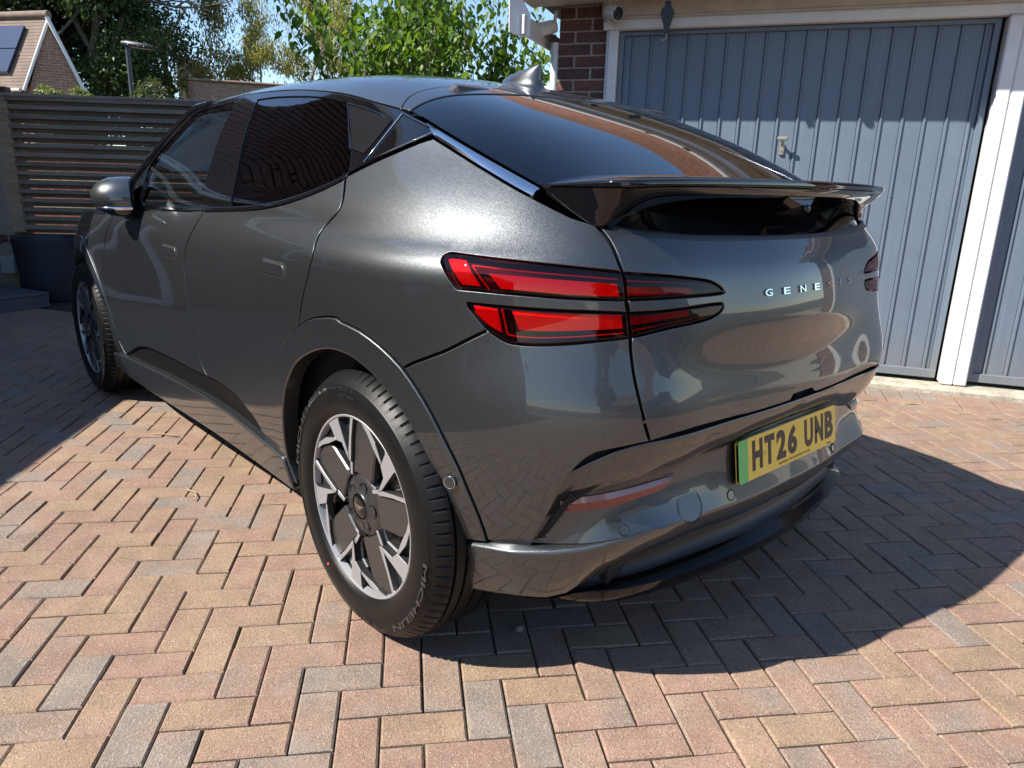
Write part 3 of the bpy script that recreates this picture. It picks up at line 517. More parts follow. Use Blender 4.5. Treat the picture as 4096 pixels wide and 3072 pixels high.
# ---- lamps
def lamp(name, loop, bright, inner, label):
    root = []
    for s in (0, 1):
        o = empty('tail_lamp'); o.parent = car; root.append(o); o['label'] = label % ('left', 'right')[s]
    panel('lens', loop, M_LENS if bright else M_LENS_DARK, root, off=-.0005, gap=.0012, rim=.012, fillet=.003, step=.014, mirror=True)
    panel('housing', loop, M_DARKHOUS, root, off=.030, gap=0, rim=0, step=.03, mirror=True)
    for nm, lp, m, d in inner: panel(nm, lp, m, root, off=d, gap=0, rim=.008, step=.012, fillet=.001, mirror=True)
def hitlist(pts): return pts
def lerp_band(top, bot, u0, u1, v0, v1, n=14):
    """a band between two chains (both running outboard to inboard): u along, v across"""
    def at(ch, u):
        P = np.array(ch); d = np.concatenate([[0], np.cumsum(np.hypot(*np.diff(P, axis=0).T))]); d /= d[-1]
        return np.array([np.interp(u, d, P[:, 0]), np.interp(u, d, P[:, 1])])
    up = [(1 - v0) * at(top, u) + v0 * at(bot, u) for u in np.linspace(u0[0], u1[0], n)]
    dn = [(1 - v1) * at(top, u) + v1 * at(bot, u) for u in np.linspace(u0[1], u1[1], n)]
    return [tuple(p) for p in up] + [tuple(p) for p in dn[::-1]]
U_top = CV['lampU'][2:]; U_bot = rev('lampU_bot')
L_top = CV['lampL_top']; L_bot = [p for p in rev('lampL_bot') if p[1] < .945]
lamp('tail_lamp', chain(CV['lampU'], CV['lampU_end'], CV['lampU_bot'], CV['lampU_left']), True,
     [('reflector', lerp_band(U_top, U_bot, (.02, .045), (.135, .165), .12, .88, 5), M_REDREF, .004),
      ('light_bar', lerp_band(U_top, U_bot, (.25, .285), (.965, .97), .42, .90), M_REDREF, .007),
      ('light_guide', lerp_band(U_top, U_bot, (.17, .171), (.97, .97), .235, .262), M_REDGLOW, .004),
      ('light_guide', lerp_band(U_top, U_bot, (.163, .205), (.172, .214), .24, .95, 3), M_REDGLOW, .004)], 'upper outer red tail lamp, %s side')
lamp('tail_lamp', chain(CV['lampL_top'], CV['lampL_end'], CV['lampL_bot']), True,
     [('reflector', lerp_band(L_top, L_bot, (.04, .02), (.20, .23), .10, .82, 5), M_REDREF, .004),
      ('light_bar', lerp_band(L_top, L_bot, (.29, .34), (.965, .97), .08, .62), M_REDREF, .007),
      ('light_guide', lerp_band(L_top, L_bot, (.27, .28), (.97, .97), .79, .825), M_REDGLOW, .004),
      ('light_guide', lerp_band(L_top, L_bot, (.225, .262), (.235, .272), .08, .80, 3), M_REDGLOW, .004)], 'lower outer red tail lamp, %s side')
UI_t, UI_b = CV['lampU_in'], rev('lampU_in_bot'); LI_t, LI_b = CV['lampL_in_top'], rev('lampL_in_bot')
lamp('tail_lamp', chain(CV['lampU_in'], CV['lampU_in_bot']), False,
     [('light_guide', lerp_band(UI_t, UI_b, (.02, .02), (.86, .86), .25, .29), M_REDGLOW, .004),
      ('light_bar', lerp_band(UI_t, UI_b, (.02, .02), (.62, .66), .50, .86), M_REDREF, .008)], 'upper inner tail lamp on the tailgate, %s side')
lamp('tail_lamp', chain(CV['lampL_in_top'], CV['lampL_in_bot']), False,
     [('light_guide', lerp_band(LI_t, LI_b, (.02, .02), (.88, .88), .74, .78), M_REDGLOW, .004),
      ('light_bar', lerp_band(LI_t, LI_b, (.02, .02), (.62, .60), .14, .52), M_REDREF, .008)], 'lower inner tail lamp on the tailgate, %s side')
# ---- side glazing
wrr = [(-.911, 1.112), (-1.154, 1.10)]
q1, q2 = CV['qglass1'], CV['qglass2']
win_f = chain([(-1.154, 1.100), (-1.5, 1.086), (-1.80, 1.076), (-1.86, 1.10)], [p for p in CV['win_f'] if p[0] < -1.33 and p[1] > 1.13])
rail = CV['rail']
belt_up = [(a, b_ + .011) for a, b_ in cut('belt', None, -.215)]
win_r = chain([(a, b_ + .014) for a, b_ in cut('belt', -.93, -.235)], [(-.219, 1.223), (-.30, 1.30), (-.478, 1.427), (-.541, 1.4345)], rev('win_r'))
g1 = panel('window_glass', win_f, M_GLASS, front_doors, off=.004, gap=-.006, rim=.0, step=.03, mirror=True)
g2 = panel('window_glass', win_r, M_GLASS_DARK, rear_doors, off=.004, gap=-.006, rim=.0, step=.03, mirror=True)
dlo = chain([(-2.05, 1.07)], belt_up, [(a, b_ + .010) for a, b_ in CV['belt_q']], [(.072, 1.318)], [p for p in rev('rail') if p[0] < .05])
panel('window_surround', dlo, M_GLOSSBLK, car, off=.0, gap=.002, rim=.02, step=.024, holes=[win_f, win_r, q1, q2], mirror=True)
panel('quarter_glass', q1, pmat('quarter_glass_blind', (.012, .012, .013), .12, coat=1), car, off=.001, gap=-.004, rim=0, step=.02, mirror=True)
panel('quarter_glass', q2, M_GLOSSBLK, car, off=.001, gap=-.004, rim=0, step=.02, mirror=True)
for q in (q1, q2):          # bright bead round the small panes
    for s in (1, -1):
        pts = B(np.array(q)[:, 0], np.array(q)[:, 1], -.0015) * np.array([1, s, 1])
        MB().tube([tuple(p) for p in pts] + [tuple(pts[0])], .0022, 6, False).build('window_bead', M_CHROME if q is q2 else M_GLOSSBLK, car)
panel('belt_moulding', chain(belt_up, [(-.214, 1.225)], [(-.213, 1.2125)], rev(cut('belt'))), M_GLOSSBLK, car, off=-.004, gap=-.001, rim=.02, fillet=.003, step=.02, mirror=True)
for nm, x0 in (('door_gap_bead', -1.35), ):
    pass
# ---- roof, rear window, windscreen
def tl(x_of_y, y0, y1, n=30): return [(float(x_of_y(y)), float(y)) for y in np.linspace(y0, y1, n)]
def edge(x0, x1, s, n=26, k=1.0): return [(float(x), float(s * _ey(x) * k)) for x in np.linspace(x0, x1, n)]
RG = Spl(np.array([0, .25, .42, .52, .57, .62, .657]), np.array([.236, .228, .212, .222, .222, .200, .168]))
GT = Spl(np.array([0, .25, .42, .52, .60, .64, .664]), np.array([.118, .112, .108, .124, .133, .131, .127]))
rg = [(float(RG(abs(y))), float(y)) for y in np.linspace(-.655, .655, 50)]
gtop = [(float(GT(abs(y))), float(y)) for y in np.linspace(-.655, .655, 50)]
WST = lambda y: 1.56 - .10 * (abs(y) / .64) ** 2 + .14 * (abs(y) / .64) ** 6
wst = [(WST(y), y) for y in np.linspace(.632, -.632, 40)]
roof = panel('roof', chain(rg, edge(.17, 1.60, 1, 50, .998), wst, edge(1.60, .17, -1, 50, .998)), PAINT, car, surf='T', off=.0, gap=.0016, rim=.015, step=.03)
panel('roof_rear_panel', chain(gtop, rg[::-1]), PAINT, car, surf='T', gap=.0016, rim=.012, step=.02)
rearwin = panel('rear_window', chain([(-.475 + .09 * (y / .66) ** 2, y) for y in np.linspace(-.655, .655, 40)], edge(-.38, .12, 1, 24, .988), gtop[::-1], edge(.12, -.38, -1, 24, .988)), M_GLASS_REAR, car, surf='T', off=.003, gap=.002, rim=0, step=.03)
panel('windscreen', chain(wst[::-1], edge(1.62, 2.02, 1, 16, .985), [(2.30, .6), (2.40, .3), (2.42, 0), (2.40, -.3), (2.30, -.6)], edge(2.02, 1.62, -1, 16, .985)), M_GLASS, car, surf='T', off=.004, gap=.002, rim=0, step=.04)
# A pillar and cowl: dark frame round the screen
for s in (1, -1):
    pts = [(x, s * _ey(x) * .992, _ez(x) - .006) for x in np.linspace(1.60, 2.25, 14)]
    MB().tube([tuple(map(float, p)) for p in pts], .022, 8).build('windscreen_pillar', M_GLOSSBLK, car)
# bright strip between quarter panel and rear window
strip = [[], [], [], []]
for t in np.linspace(0, 1, 24):
    xr = .035 + (-.385 - .035) * t
    a = np.array([xr, float(_ey(xr)) * .995, float(_ez(xr)) - .001])
    k = np.array(CV['strip_low']); d = np.concatenate([[0], np.cumsum(np.hypot(*np.diff(k, axis=0).T))]); d /= d[-1]
    sz = (np.interp(t * .72, d, k[:, 0]), np.interp(t * .72, d, k[:, 1]))
    b_ = B(np.array(sz[0]), np.array(sz[1])); nb = Bn(np.array(sz[0]), np.array(sz[1]))
    b1 = b_ + np.array([0, 0, .004]); mid = .5 * (a + b1) + nb * .004
    strip[0].append(a - np.array([0, .006, .012])); strip[1].append(a); strip[2].append(mid); strip[3].append(b1 - nb * .002)
sheet('rear_pillar_strip', strip, pmat('bright_trim', (.74, .75, .77), .09, 1.0), car, mirror=True, crease={1})
# ---- spoiler over the tailgate: upper blade, lower blade with end struts, dark glass below
spoiler = empty('spoiler'); spoiler.parent = car
KT = np.array([0, .15, .30, .45, .55, .612, .640, .652, .660])
def full(y, x, z, n=61):        # control rows centre -> left tip, resampled and mirrored into a full row
    u = np.arange(len(y)); f = [Spl(u, np.array(v)) for v in (x, y, z)]
    uu = np.concatenate([np.linspace(0, 5, 16)[:-1], np.linspace(5, 8, 18)]); half = np.stack([g(uu) for g in f], 1)
    return np.vstack([(half * np.array([1, -1, 1]))[::-1], half[1:]])
Ux = [-.648, -.646, -.640, -.630, -.615, -.600, -.540, -.460, -.392]; Uz = [1.2165, 1.216, 1.215, 1.213, 1.211, 1.208, 1.207, 1.206, 1.204]
FX = [-.462 + .078 * (y / .66) ** 2 for y in KT]; Fz = [float(Tz(x, min(y, .655))) + .0015 for x, y in zip(FX, KT)]
TEz = [1.236, 1.2355, 1.234, 1.231, 1.228, 1.2245, 1.219, 1.213, 1.2065]
front = full(KT, FX, Fz); te_ = full(KT, [x - .002 for x in Ux], TEz); ug = full(KT, Ux, Uz)
mid = .5 * (front + te_) + np.array([0, 0, .004])
sheet('upper_blade', [front + np.array([.02, 0, -.03]), front, mid, te_ + np.array([.010, 0, .0012]), te_ + np.array([.002, 0, -.0005]), te_ + np.array([0, 0, -.003]), ug + np.array([0, 0, .0028]), ug + np.array([.02, 0, .002])], M_GLOSSBLK, spoiler, crease={1, 6})
lw_ = full([0, .15, .30, .40, .50, .56, .605, .632, .657], [-.641, -.639, -.630, -.614, -.586, -.567, -.550, -.522, -.402], [1.194, 1.194, 1.193, 1.189, 1.176, 1.158, 1.140, 1.132, 1.192])
in_ = full([0, .15, .30, .39, .46, .51, .55, .59, .64], [-.565, -.565, -.555, -.545, -.53, -.525, -.52, -.505, -.40], [1.186, 1.186, 1.185, 1.180, 1.166, 1.150, 1.138, 1.130, 1.186])
sheet('lower_blade', [ug + np.array([.02, 0, .0]), ug, .5 * (ug + lw_) + np.array([-.003, 0, 0]), lw_ + np.array([0, 0, .003]), lw_ + np.array([.004, 0, -.0005]), .5 * (lw_ + in_) + np.array([0, 0, -.001]), in_, in_ + np.array([.10, 0, -.01])], M_GLOSSBLK, spoiler, crease={1, 4, 6})
# camera pod in the middle of the blade
pod = MB().add([(-.637, -.10, 1.196), (-.637, .045, 1.196), (-.60, .04, 1.150), (-.60, -.05, 1.150), (-.655, -.045, 1.176), (-.655, -.005, 1.176), (-.56, .05, 1.19), (-.56, -.10, 1.19)],
               [(0, 4, 5, 1), (4, 3, 2, 5), (1, 5, 2, 6), (0, 7, 3, 4), (3, 7, 6, 2), (0, 1, 6, 7)]).build('camera_pod', M_GLOSSBLK, spoiler, recalc=True)
MB().lathe([(.0, -.662), (.006, -.662), (.010, -.660), (.011, -.645)], 20, 'x', (0, -.027, 1.168)).build('camera_lens', M_GLOSSBLK, spoiler)
# lower window under the blade, down to the tailgate top
lg = [[], [], []]
for y in np.linspace(-.60, .60, 41):
    q = abs(y) / .626; s_at = np.interp(q * .626, [0, .19, .365, .50, .626], [SC, SC - .19, SC - .37, SC - .52, .665])
    zt = np.interp(q * .626, [0, .188, .40, .55, .626], [1.0985, 1.1, 1.106, 1.118, 1.131])
    b_ = B(np.array(s_at), np.array(zt), .012); b_ = b_ * np.array([1, 1 if y >= 0 else -1, 1])
    lg[2].append((b_[0] + .002, b_[1], b_[2] - .004)); lg[1].append((b_[0] * .5 - .25, b_[1] * .98, .5 * (b_[2] + 1.185))); lg[0].append((-.47, y * .95, 1.205))
sheet('lower_rear_window', lg, M_GLOSSBLK, car)
sheet('window_seal', [[(p[0] - .006, p[1], p[2] + .010) for p in lg[2]], [(p[0] - .014, p[1] * 1.008, p[2] + .006) for p in lg[2]], [(p[0] - .016, p[1] * 1.01, p[2] - .004) for p in lg[2]]], M_SATBLK, car)
# ---- centre of the bumper: band, recessed plate panel, skirt, black diffuser with lip
def spl(x, y): return Spl(np.array(x), np.array(y))
sB = np.concatenate([np.linspace(.525, .80, 28), np.linspace(.82, SC, 34)]); sB = np.concatenate([sB, (2 * SC - sB)[-2::-1]])
hs = lambda s: np.minimum(s, 2 * SC - s)
def row(fz, fa, ss): h = hs(ss); return Babs(ss, fz(h), fa(h))
def IF(xs, ys_): return lambda h: np.interp(h, xs, ys_)
z1 = IF([.525, .58, .66, .74, .83, .91, 1.0, 1.07, 1.14, 1.25, 1.36], [.528, .536, .543, .552, .560, .563, .581, .600, .613, .617, .618]); a1 = IF([.53, .65, .8, 1.0, 1.09, 1.2, 1.36], [-.004, .000, .008, .016, .014, .024, .030])
z2 = IF([.30, .35, .45, .54, .60, .66, .72, .81, .94, 1.36], [.372, .379, .396, .407, .414, .424, .439, .455, .457, .456]); a2 = IF([.30, .36, .5, .75, 1.0, 1.36], [.012, .012, -.022, -.034, -.02, -.005])
z3 = IF([.30, .37, .49, .58, .63, .67, .71, .78, .85, 1.0, 1.36], [.235, .244, .264, .268, .283, .311, .339, .360, .366, .371, .371]); a3 = IF([.30, .36, .5, .75, 1.0, 1.36], [.04, .05, .028, .02, .03, .04])
def band0(h): return np.interp(h, [.55, .77, 1.0, 1.36], [.60, .6815, .680, .684])
top_z = lambda h: np.minimum(np.interp(h, [.525, .585, .62, .66, .70, .74, .775, 1.36], [.565, .59, .612, .638, .660, .674, .680, .684]), .6835)
top_a = lambda h: inset(h, top_z(h)) + np.interp(h, [.525, .62, .70, .775, 1.0], [.020, .016, .010, .003, .001])
rows = [row(lambda h: top_z(h), lambda h: top_a(h) + .03, sB), row(top_z, top_a, sB), row(lambda h: top_z(h) - .002, lambda h: top_a(h) - .0012, sB)]
mixz = lambda k: (lambda h: (1 - k) * top_z(h) + k * z1(h)); mixa = lambda k: (lambda h: (1 - k) * top_a(h) + k * a1(h) - .010 * math.sin(k * math.pi) * np.interp(h, [.6, .8], [.2, 1]))
rows += [row(mixz(k), mixa(k), sB) for k in (.12, .3, .5, .7, .88, 1.0)]
n1 = len(rows) - 1
led = IF([.50, .56, .62, .70, .80, 1.0], [.034, .030, .023, .011, .002, 0.0]); z2p = lambda h: z2(h) + .35 * led(h); a2p = lambda h: a2(h) + led(h)
m2z = lambda k: (lambda h: (1 - k) * z1(h) + k * z2p(h)); m2a = lambda k: (lambda h: (1 - k) * a1(h) + k * a2p(h) + .006 * math.sin(k * math.pi))
rows += [row(m2z(k), m2a(k), sB) for k in (.03, .12, .25, .4, .55, .7, .82, .92, .985)]
sheet('bumper_centre', rows, PAINT, bumper, crease={1, n1})
# skirt with its ledge, running round below the corners
sS = np.concatenate([np.linspace(.315, .66, 34), np.linspace(.68, SC, 42)]); sS = np.concatenate([sS, (2 * SC - sS)[-2::-1]])
ledz = lambda h: z2p(h) - .0005 + np.interp(h, [.3, .5, .54], [.012, .006, 0]); leda = lambda h: a2p(h) + .003 + np.interp(h, [.3, .5, .54], [.012, .006, .0])
m3 = lambda k, b_=.010: (lambda h: (1 - k) * z2(h) + k * z3(h), lambda h: (1 - k) * a2(h) + k * a3(h) - b_ * math.sin(k * math.pi) * .8)
rows = [row(ledz, leda, sS), row(lambda h: z2(h) + .006, lambda h: a2(h) + .006, sS), row(lambda h: z2(h) + .0015, lambda h: a2(h) + .0012, sS)]
rows += [row(*m3(k), sS) for k in (.03, .12, .25, .4, .55, .7, .85, .96, 1.0)]
rows += [row(lambda h: z3(h) - .004, lambda h: a3(h) + .008, sS), row(lambda h: z3(h) + .01, lambda h: a3(h) + .06, sS)]
sheet('bumper_skirt', rows, PAINT, bumper, crease={0})
zlt = IF([.52, .60, .65, .70, 1.36], [.252, .262, .280, .287, .285]); zlb = IF([.52, .57, .7, 1.36], [.246, .248, .243, .240]); zbk = IF([.52, .62, .70, .77, 1.36], [.260, .268, .284, .298, .301])
alt = IF([.5, .6, .75, 1.0, 1.36], [.05, .036, .02, .010, .018]); abk = IF([.5, .7, 1.36], [.056, .048, .050])
sD = sS[(hs(sS) > .52)]
rowsd = [row(lambda h: z3(h) + .006, lambda h: a3(h) + .010, sD), row(lambda h: .6 * z3(h) + .4 * zbk(h), lambda h: a3(h) + .045, sD), row(lambda h: zbk(h) + .006, lambda h: abk(h) + .012, sD), row(zbk, abk, sD),
         row(zlt, lambda h: alt(h) + .003, sD), row(lambda h: zlt(h) - .003, alt, sD), row(lambda h: .5 * (zlt(h) + zlb(h)), lambda h: alt(h) + .006, sD), row(lambda h: zlb(h) + .003, lambda h: alt(h) + .013, sD),
         row(zlb, lambda h: alt(h) + .019, sD), row(lambda h: zlb(h) - .001, lambda h: alt(h) + .07, sD), row(lambda h: zlb(h) - .015, lambda h: alt(h) + .30, sD)]
sheet('diffuser', rowsd[:4], M_SATBLK, bumper, crease={0})
sheet('diffuser_lip', rowsd[3:], pmat('lip_black', (.004, .004, .005), .10, spec=.28), bumper, crease={2})
for k in (.25, .5, .75):    # slats of the small vents beside the diffuser
    for s in (1, -1):
        hh = np.linspace(.70, .80, 8); P = Babs(hh, z3(hh) * (1 - k * .55) + zbk(hh) * k * .55 - .004, a3(hh) + .016 + .02 * k) * np.array([1, s, 1])
        MB().tube([tuple(p) for p in P], .0035, 5).build('vent_slat', M_SATBLK, bumper)
# dark mesh behind the corner edge
for s in (1, -1):
    P = B(np.array([.545, .565, .585, .60, .618]), np.array([.425, .455, .49, .52, .55]), .014) * np.array([1, s, 1])
    Q_ = P + np.array([-.013, -.010 * s, .002])
    sheet('corner_vent', [P, Q_] if s > 0 else [Q_, P], M_MATBLK, bumper)
    for k in range(9):
        t = k / 8; a = P[0] * (1 - t) + P[-1] * t; b_ = Q_[0] * (1 - t) + Q_[-1] * t
        MB().tube([tuple(a + np.array([-.002, 0, .006])), tuple(b_ + np.array([-.002, 0, -.006]))], .0012, 4).build('vent_slat', M_SATBLK, bumper)
# reflectors
def pan_a(h, z): k = np.clip((z1(h) - z) / (z1(h) - z2p(h)), 0, 1); return (1 - k) * a1(h) + k * a2p(h) + .006 * np.sin(k * math.pi)
rz_b = IF([.598, .63, .70, .745, .79, .835, .86, .90], [.503, .505, .513, .521, .529, .533, .538, .560]); ra = lambda h: a1(h) + .002
for s in (1, -1):
    hh = np.linspace(.602, .895, 30)
    t_ = Babs(hh, z1(hh) - .001, a1(hh) - .002); zb_ = np.minimum(rz_b(hh), z1(hh) - .002); b_ = Babs(hh, zb_, pan_a(hh, zb_) - .003); zm_ = .42 * zb_ + .58 * z1(hh); m0_ = Babs(hh, zm_, pan_a(hh, zm_) - .006)
    m_ = m0_
    ro = bumper
    sg = np.array([1, s, 1])
    def sh(r0, r1, nm, m): sheet(nm, [r0 * sg, r1 * sg] if s < 0 else [r1 * sg, r0 * sg], m, ro)
    sh(t_, m_, 'reflector', pmat('reflector_clear', (.34, .20, .19), .12, coat=1)); sh(m_, b_, 'reflector', M_REFLECTOR)
# parking sensors and tow cover
def disc_on(s, z, a, r, mat, name, parent, ring=True, proud=.0012, sgn=1):
    c = Babs(np.array(s), np.array(z), np.array(a)); e = 1e-3
    du = Babs(np.array(s + e), np.array(z), np.array(a)) - c; du /= np.linalg.norm(du); dv = (Babs(np.array(s), np.array(z + e), np.array(float(pan_a(s, z + e)))) - Babs(np.array(s), np.array(z - e), np.array(float(pan_a(s, z - e))))) if s > .5 else np.array([0, 0, 1.0]); dv /= np.linalg.norm(dv); n_ = np.cross(du, dv); n_ /= np.linalg.norm(n_)
    if n_[0] * (-1) + n_[1] * 1 < 0: n_ = -n_
    rot = lambda x, y, h: tuple((c + du * x + dv * y + n_ * h) * np.array([1, sgn, 1]))
    V = [rot(r * math.cos(t), r * math.sin(t), proud) for t in np.linspace(0, 2 * math.pi, 25)[:-1]]; k = len(V)
    V += [rot(r * math.cos(t), r * math.sin(t), -.012) for t in np.linspace(0, 2 * math.pi, 25)[:-1]]
    o = MB().add(V, [tuple(range(k)), *[(i, i + k, (i + 1) % k + k, (i + 1) % k) for i in range(k)]]).build(name, mat, parent, recalc=True)
    if ring:
        MB().tube([rot(r * 1.12 * math.cos(t), r * 1.12 * math.sin(t), proud - .0005) for t in np.linspace(0, 2 * math.pi, 25)], .0008 if r > .02 else .0014, 5, False).build('surround_ring', M_MATBLK if r > .02 or not ring == 'chrome' else M_CHROME, parent)
disc_on(.745, .463, float(pan_a(.745, .463)), .0115, PAINT, 'parking_sensor', bumper); disc_on(.745, .463, float(pan_a(.745, .463)), .0115, PAINT, 'parking_sensor', bumper, sgn=-1)
disc_on(1.081, .476, float(pan_a(1.081, .476)), .0115, PAINT, 'parking_sensor', bumper); disc_on(1.081, .476, float(pan_a(1.081, .476)), .0115, PAINT, 'parking_sensor', bumper, sgn=-1)
disc_on(.934, .482, float(pan_a(.934, .482)), .036, PAINT, 'tow_eye_cover', bumper)
disc_on(.351, .550, float(inset(np.array(.351), np.array(.55))) - .010, .013, PAINT, 'parking_sensor', bumper, ring='chrome', proud=.004)
# ---- number plate
M_PLATE_Y = pmat('plate_yellow', (.85, .57, .055), .25, coat=.6, noise=(30, .04)); M_PLATE_G = pmat('plate_green', (.055, .50, .11), .25, coat=.6); M_PLATE_K = pmat('plate_black', (.012, .012, .012), .35)
plate = empty('number_plate', (-.7085, 0, .5555)); plate.parent = car; plate['label'] = 'yellow number plate with green edge band'
plate.rotation_euler = (0, math.atan(.16), 0)       # leans back slightly
def rrect(w_, h_, r, n=6):
    P = []
    for cx_, cy_, a0 in ((w_ / 2 - r, h_ / 2 - r, 0), (-w_ / 2 + r, h_ / 2 - r, 90), (-w_ / 2 + r, -h_ / 2 + r, 180), (w_ / 2 - r, -h_ / 2 + r, 270)):
        P += [(cx_ + r * math.cos(R_(a0 + 90 * k / n)), cy_ + r * math.sin(R_(a0 + 90 * k / n))) for k in range(n + 1)]
    return P
MB().prism([(-q[0], q[1]) for q in rrect(.52, .111, .009)], -.003, .006, 'x').build('plate_backing', M_PLATE_Y, plate, recalc=True)
gp = [q for q in rrect(.52, .111, .009) if q[0] > .21]; gp = [(.2165, .0555)] + [(.2165, -.0555)] + sorted(gp, key=lambda q: math.atan2(q[1], q[0] - .2))
MB().prism(gp, -.0036, .003, 'x').build('green_band', M_PLATE_G, plate, recalc=True)
def text_mesh(txt, size=1.0, offset=0.0, depth=.0, res=4):
    cu = bpy.data.curves.new('txt', 'FONT'); cu.body = txt; cu.size = size; cu.offset = offset; cu.extrude = depth; cu.resolution_u = res
    o = bpy.data.objects.new('txt', cu); col.objects.link(o); dg = bpy.context.evaluated_depsgraph_get()
    me = bpy.data.meshes.new_from_object(o.evaluated_get(dg)); bpy.data.objects.remove(o); bpy.data.curves.remove(cu)
    return me
def fit_text(txt, w_, h_, X, Yv, O, depth, name, mat, parent, offset=0.0, lean=0.0):
    """glyphs scaled into a w x h box; X, Yv: unit vectors in the parent's frame, O: lower left corner"""
    me = text_mesh(txt, 1.0, offset, .05); n = len(me.vertices); co = np.zeros(n * 3); me.vertices.foreach_get('co', co); co = co.reshape(-1, 3)
    lo_, hi_ = co.min(0), co.max(0); sp = np.maximum(hi_ - lo_, 1e-6); u = (co[:, 0] - lo_[0]) / sp[0] * w_; v = (co[:, 1] - lo_[1]) / sp[1] * h_; d = (co[:, 2] - lo_[2]) / sp[2] * depth
    X, Yv, O = np.array(X, float), np.array(Yv, float), np.array(O, float); Zv = np.cross(X, Yv)
    me.vertices.foreach_set('co', (O + u[:, None] * X + v[:, None] * Yv + d[:, None] * Zv).ravel()); me.update()
    return link(name, me, mat, parent)
xs_ = .196
for ch, wd in (('H', .050), ('T', .050), ('2', .050), ('6', .050), (' ', .022), ('U', .050), ('N', .050), ('B', .050)):
    if ch != ' ': fit_text(ch, wd - .001, .079, (0, -1, 0), (0, 0, 1), (-.0030, xs_, -.0345), .0008, 'character', M_PLATE_K, plate, .045)
    xs_ -= wd + .0098
fit_text('RICHMOND CARS PORTSMOUTH  PO6 3RU', .17, .006, (0, -1, 0), (0, 0, 1), (-.0030, .065, -.0485), .0004, 'dealer_text', M_PLATE_K, plate)
MB().prism([(-.205, -.0505), (-.230, -.0505), (-.230, -.0475), (-.205, -.0475)], -.0036, -.003, 'x').build('plate_mark', M_PLATE_K, plate, recalc=True)
for y_, z_, m in ((.135, .0, M_PLATE_Y), (-.145, -.0, M_PLATE_K)):
    MB().lathe([(0, -.0062), (.005, -.0058), (.0065, -.003)], 14, 'x', (0, y_, z_)).build('plate_screw', m, plate)
# ---- badge lettering on the tailgate
for i, ch in enumerate('GENESIS'):
    yc = .213 - i * .0710; s_ = float(np.interp(abs(yc), [0, .18, .365], [SC, SC - .1802, SC - .3670]))
    c = B(np.array(s_), np.array(.978)) * np.array([1, 1 if yc >= 0 else -1, 1]); nb = Bn(np.array(s_), np.array(.978)) * np.array([1, 1 if yc >= 0 else -1, 1])
    X = np.cross(np.array([0, 0, 1.0]), nb); X /= np.linalg.norm(X); Yv = np.cross(nb, X); wd = .005 if ch == 'I' else .0265
    fit_text(ch, wd, .0165, X, Yv, c + nb * .0005 - X * wd / 2 - Yv * .008, .0035, 'badge_letter', M_CHROME, tailgate, .008)
# ---- handles
for s, (doors) in ((0, 0), (1, 1)):
    for door, s0, z0, w_, h_ in ((rear_doors[s], -.421, .957, .158, .036), (front_doors[s], -1.385, .920, .158, .036)):
        lp = [(s0 + a, z0 + b_) for a, b_ in rrect(w_, h_, h_ * .42, 8)]; lp2 = [(s0 + a, z0 + b_) for a, b_ in rrect(w_ + .013, h_ + .013, h_ * .48, 8)]
        for nm, l_, mt, of, rm in (('door_handle', lp, PAINT, -.005, .012), ('handle_recess', lp2, M_MATBLK, -.0012, .004)):
            o = panel(nm, l_, mt, None, off=of, gap=0, rim=rm, fillet=.004, step=.012, mirror=True)
            keep, drop = (o[0], o[1]) if s == 0 else (o[1], o[0]); bpy.data.objects.remove(drop); keep.parent = door
